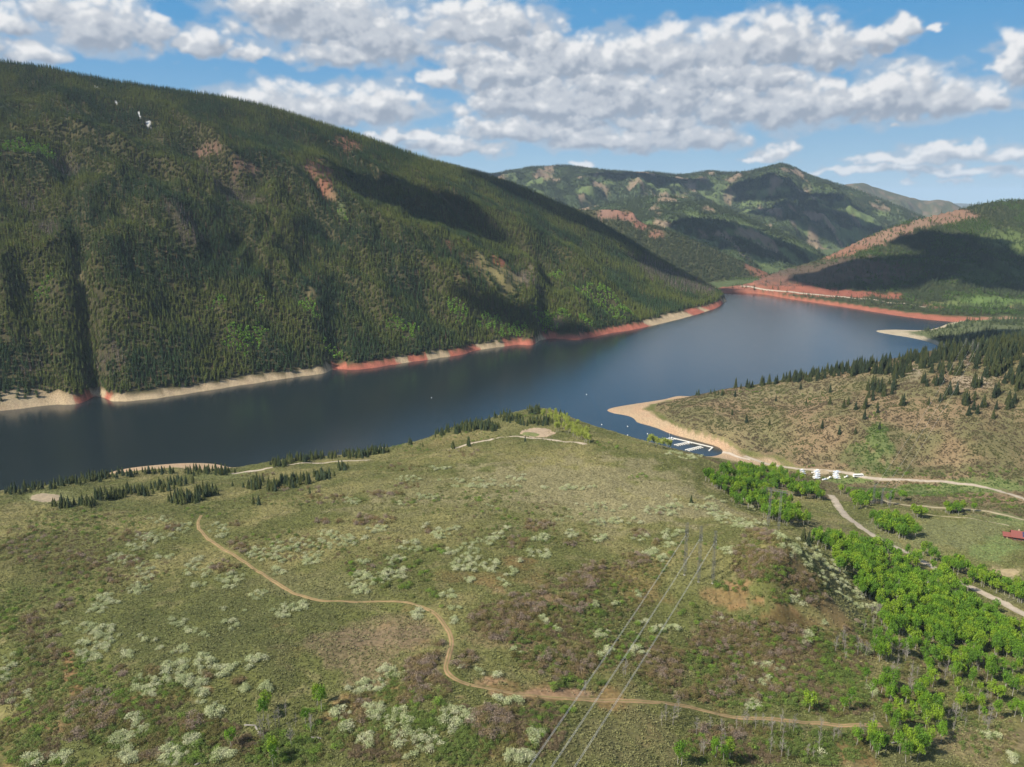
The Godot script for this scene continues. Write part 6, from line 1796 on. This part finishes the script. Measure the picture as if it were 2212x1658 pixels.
func build_house() -> void:
	var p := survey(2206, 1166)
	var o := thing("house", "dark red wooden house with a red roof and solar panels at the right edge", "house", p, -0.42)
	var wood := paint(lin(0.13, 0.055, 0.035))
	wood.albedo_texture = grain_texture(81, 0.02, 0.6, 1.0)
	wood.uv1_triplanar = true
	wood.uv1_scale = Vector3(0.6, 0.6, 0.6)
	var tin := paint(lin(0.16, 0.045, 0.036), 0.6)
	var glass := paint(lin(0.03, 0.035, 0.045), 0.08)
	var pane := paint(lin(0.02, 0.035, 0.09), 0.12)
	var trim := paint(lin(0.35, 0.26, 0.18))
	var v := PackedVector3Array()
	block(v, Vector3(-7, -1.0, -5), Vector3(9, 3.4, 5))
	v.append_array([Vector3(-7, 3.4, -5), Vector3(-7, 3.4, 5), Vector3(-7, 6.6, 0), Vector3(9, 3.4, 5), Vector3(9, 3.4, -5), Vector3(9, 6.6, 0)])
	part("wall", v, wood, o)
	v = PackedVector3Array()
	block(v, Vector3(-12.5, -1.0, -3), Vector3(-7.02, 2.6, 3.4))
	v.append_array([Vector3(-12.5, 2.6, -3), Vector3(-12.5, 2.6, 3.4), Vector3(-12.5, 4.4, 0.2)])
	part("wall", v, wood, o)
	v = PackedVector3Array()
	gable(v, -7.8, 9.8, -6.0, 6.0, 2.9, 6.75, 0.22)
	var roof := part("roof", v, tin, o)
	v = PackedVector3Array()
	gable(v, -13.3, -7.0, -3.9, 4.3, 2.2, 4.55, 0.2)
	part("roof", v, tin, o)
	v = PackedVector3Array()
	block(v, Vector3(-2.6, 5.2, -1.2), Vector3(-1.6, 8.0, -0.2))
	part("chimney", v, trim, roof)
	for k in 6:
		v = PackedVector3Array()
		var x := 0.2 + 1.35 * (k % 3)
		var t0 := 0.22 + 0.36 * (k / 3)
		var t1 := t0 + 0.33
		var lo := Vector3(x, lerpf(2.9, 6.75, t0) + 0.30, lerpf(6.0, 0.0, t0))
		var hi := Vector3(x, lerpf(2.9, 6.75, t1) + 0.30, lerpf(6.0, 0.0, t1))
		var w := Vector3(1.25, 0, 0)
		var u := Vector3(0, 0.05, 0)
		v.append_array([lo, hi, lo + w, lo + w, hi, hi + w, lo, lo + w, lo - u, lo - u, lo + w, lo + w - u])
		part("solar_panel", v, pane, roof)
	for k in 5:
		v = PackedVector3Array()
		block(v, Vector3(-5.6 + 2.9 * k, 1.0, 4.99), Vector3(-4.1 + 2.9 * k, 2.4, 5.05))
		var w := part("window", v, glass, o)
		v = PackedVector3Array()
		block(v, Vector3(-5.75 + 2.9 * k, 0.86, 4.98), Vector3(-3.95 + 2.9 * k, 0.99, 5.12))
		part("sill", v, trim, w)
	v = PackedVector3Array()
	block(v, Vector3(-10.6, 0.0, 3.39), Vector3(-9.5, 2.1, 3.46))
	part("door", v, trim, o)

func build_objects() -> void:
	build_pylons()
	build_marina()
	build_house()

func _ready() -> void:
	rng.seed = 5
	var cam := Camera3D.new()
	cam.position = EYE
	cam.rotation_degrees.x = PITCH
	cam.fov = 52.0
	cam.far = 60000.0
	add_child(cam)
	var around := WorldEnvironment.new()
	var e := Environment.new()
	e.background_mode = Environment.BG_SKY
	e.sky = Sky.new()
	var pano := PanoramaSkyMaterial.new()
	pano.panorama = build_sky()
	e.sky.sky_material = pano
	e.background_energy_multiplier = 0.5
	e.tonemap_mode = Environment.TONE_MAPPER_LINEAR
	e.tonemap_exposure = 1.85
	e.fog_enabled = true
	e.fog_density = 0.000026
	e.fog_light_color = Color(0.78, 0.88, 1.0)
	e.sdfgi_enabled = true
	e.ssao_enabled = true
	e.ssil_enabled = true
	around.environment = e
	add_child(around)
	var sun := DirectionalLight3D.new()
	sun.name = "sun"
	add_child(sun)
	sun.look_at_from_position(Vector3.ZERO, -to_sun())
	sun.light_energy = 1.6
	sun.light_angular_distance = 0.5
	sun.light_color = Color(1.0, 0.96, 0.89)
	sun.shadow_enabled = true
	solve_spline()
	table("shore_l", SHORE_L, true); table("crest_l", CREST_L)
	table("shore_r", SHORE_R, true); table("crest_r", CREST_R)
	table("m", CREST_M); table("s", CREST_S); table("f", CREST_F); table("g", CREST_G); table("h", CREST_H)
	survey_land()
	lay_patches()
	build_land()
	build_water()
	build_roads()
	build_clouds()
	build_woods()
	build_brush()
	build_bushes()
	build_thickets()
	build_trees()
	build_objects()
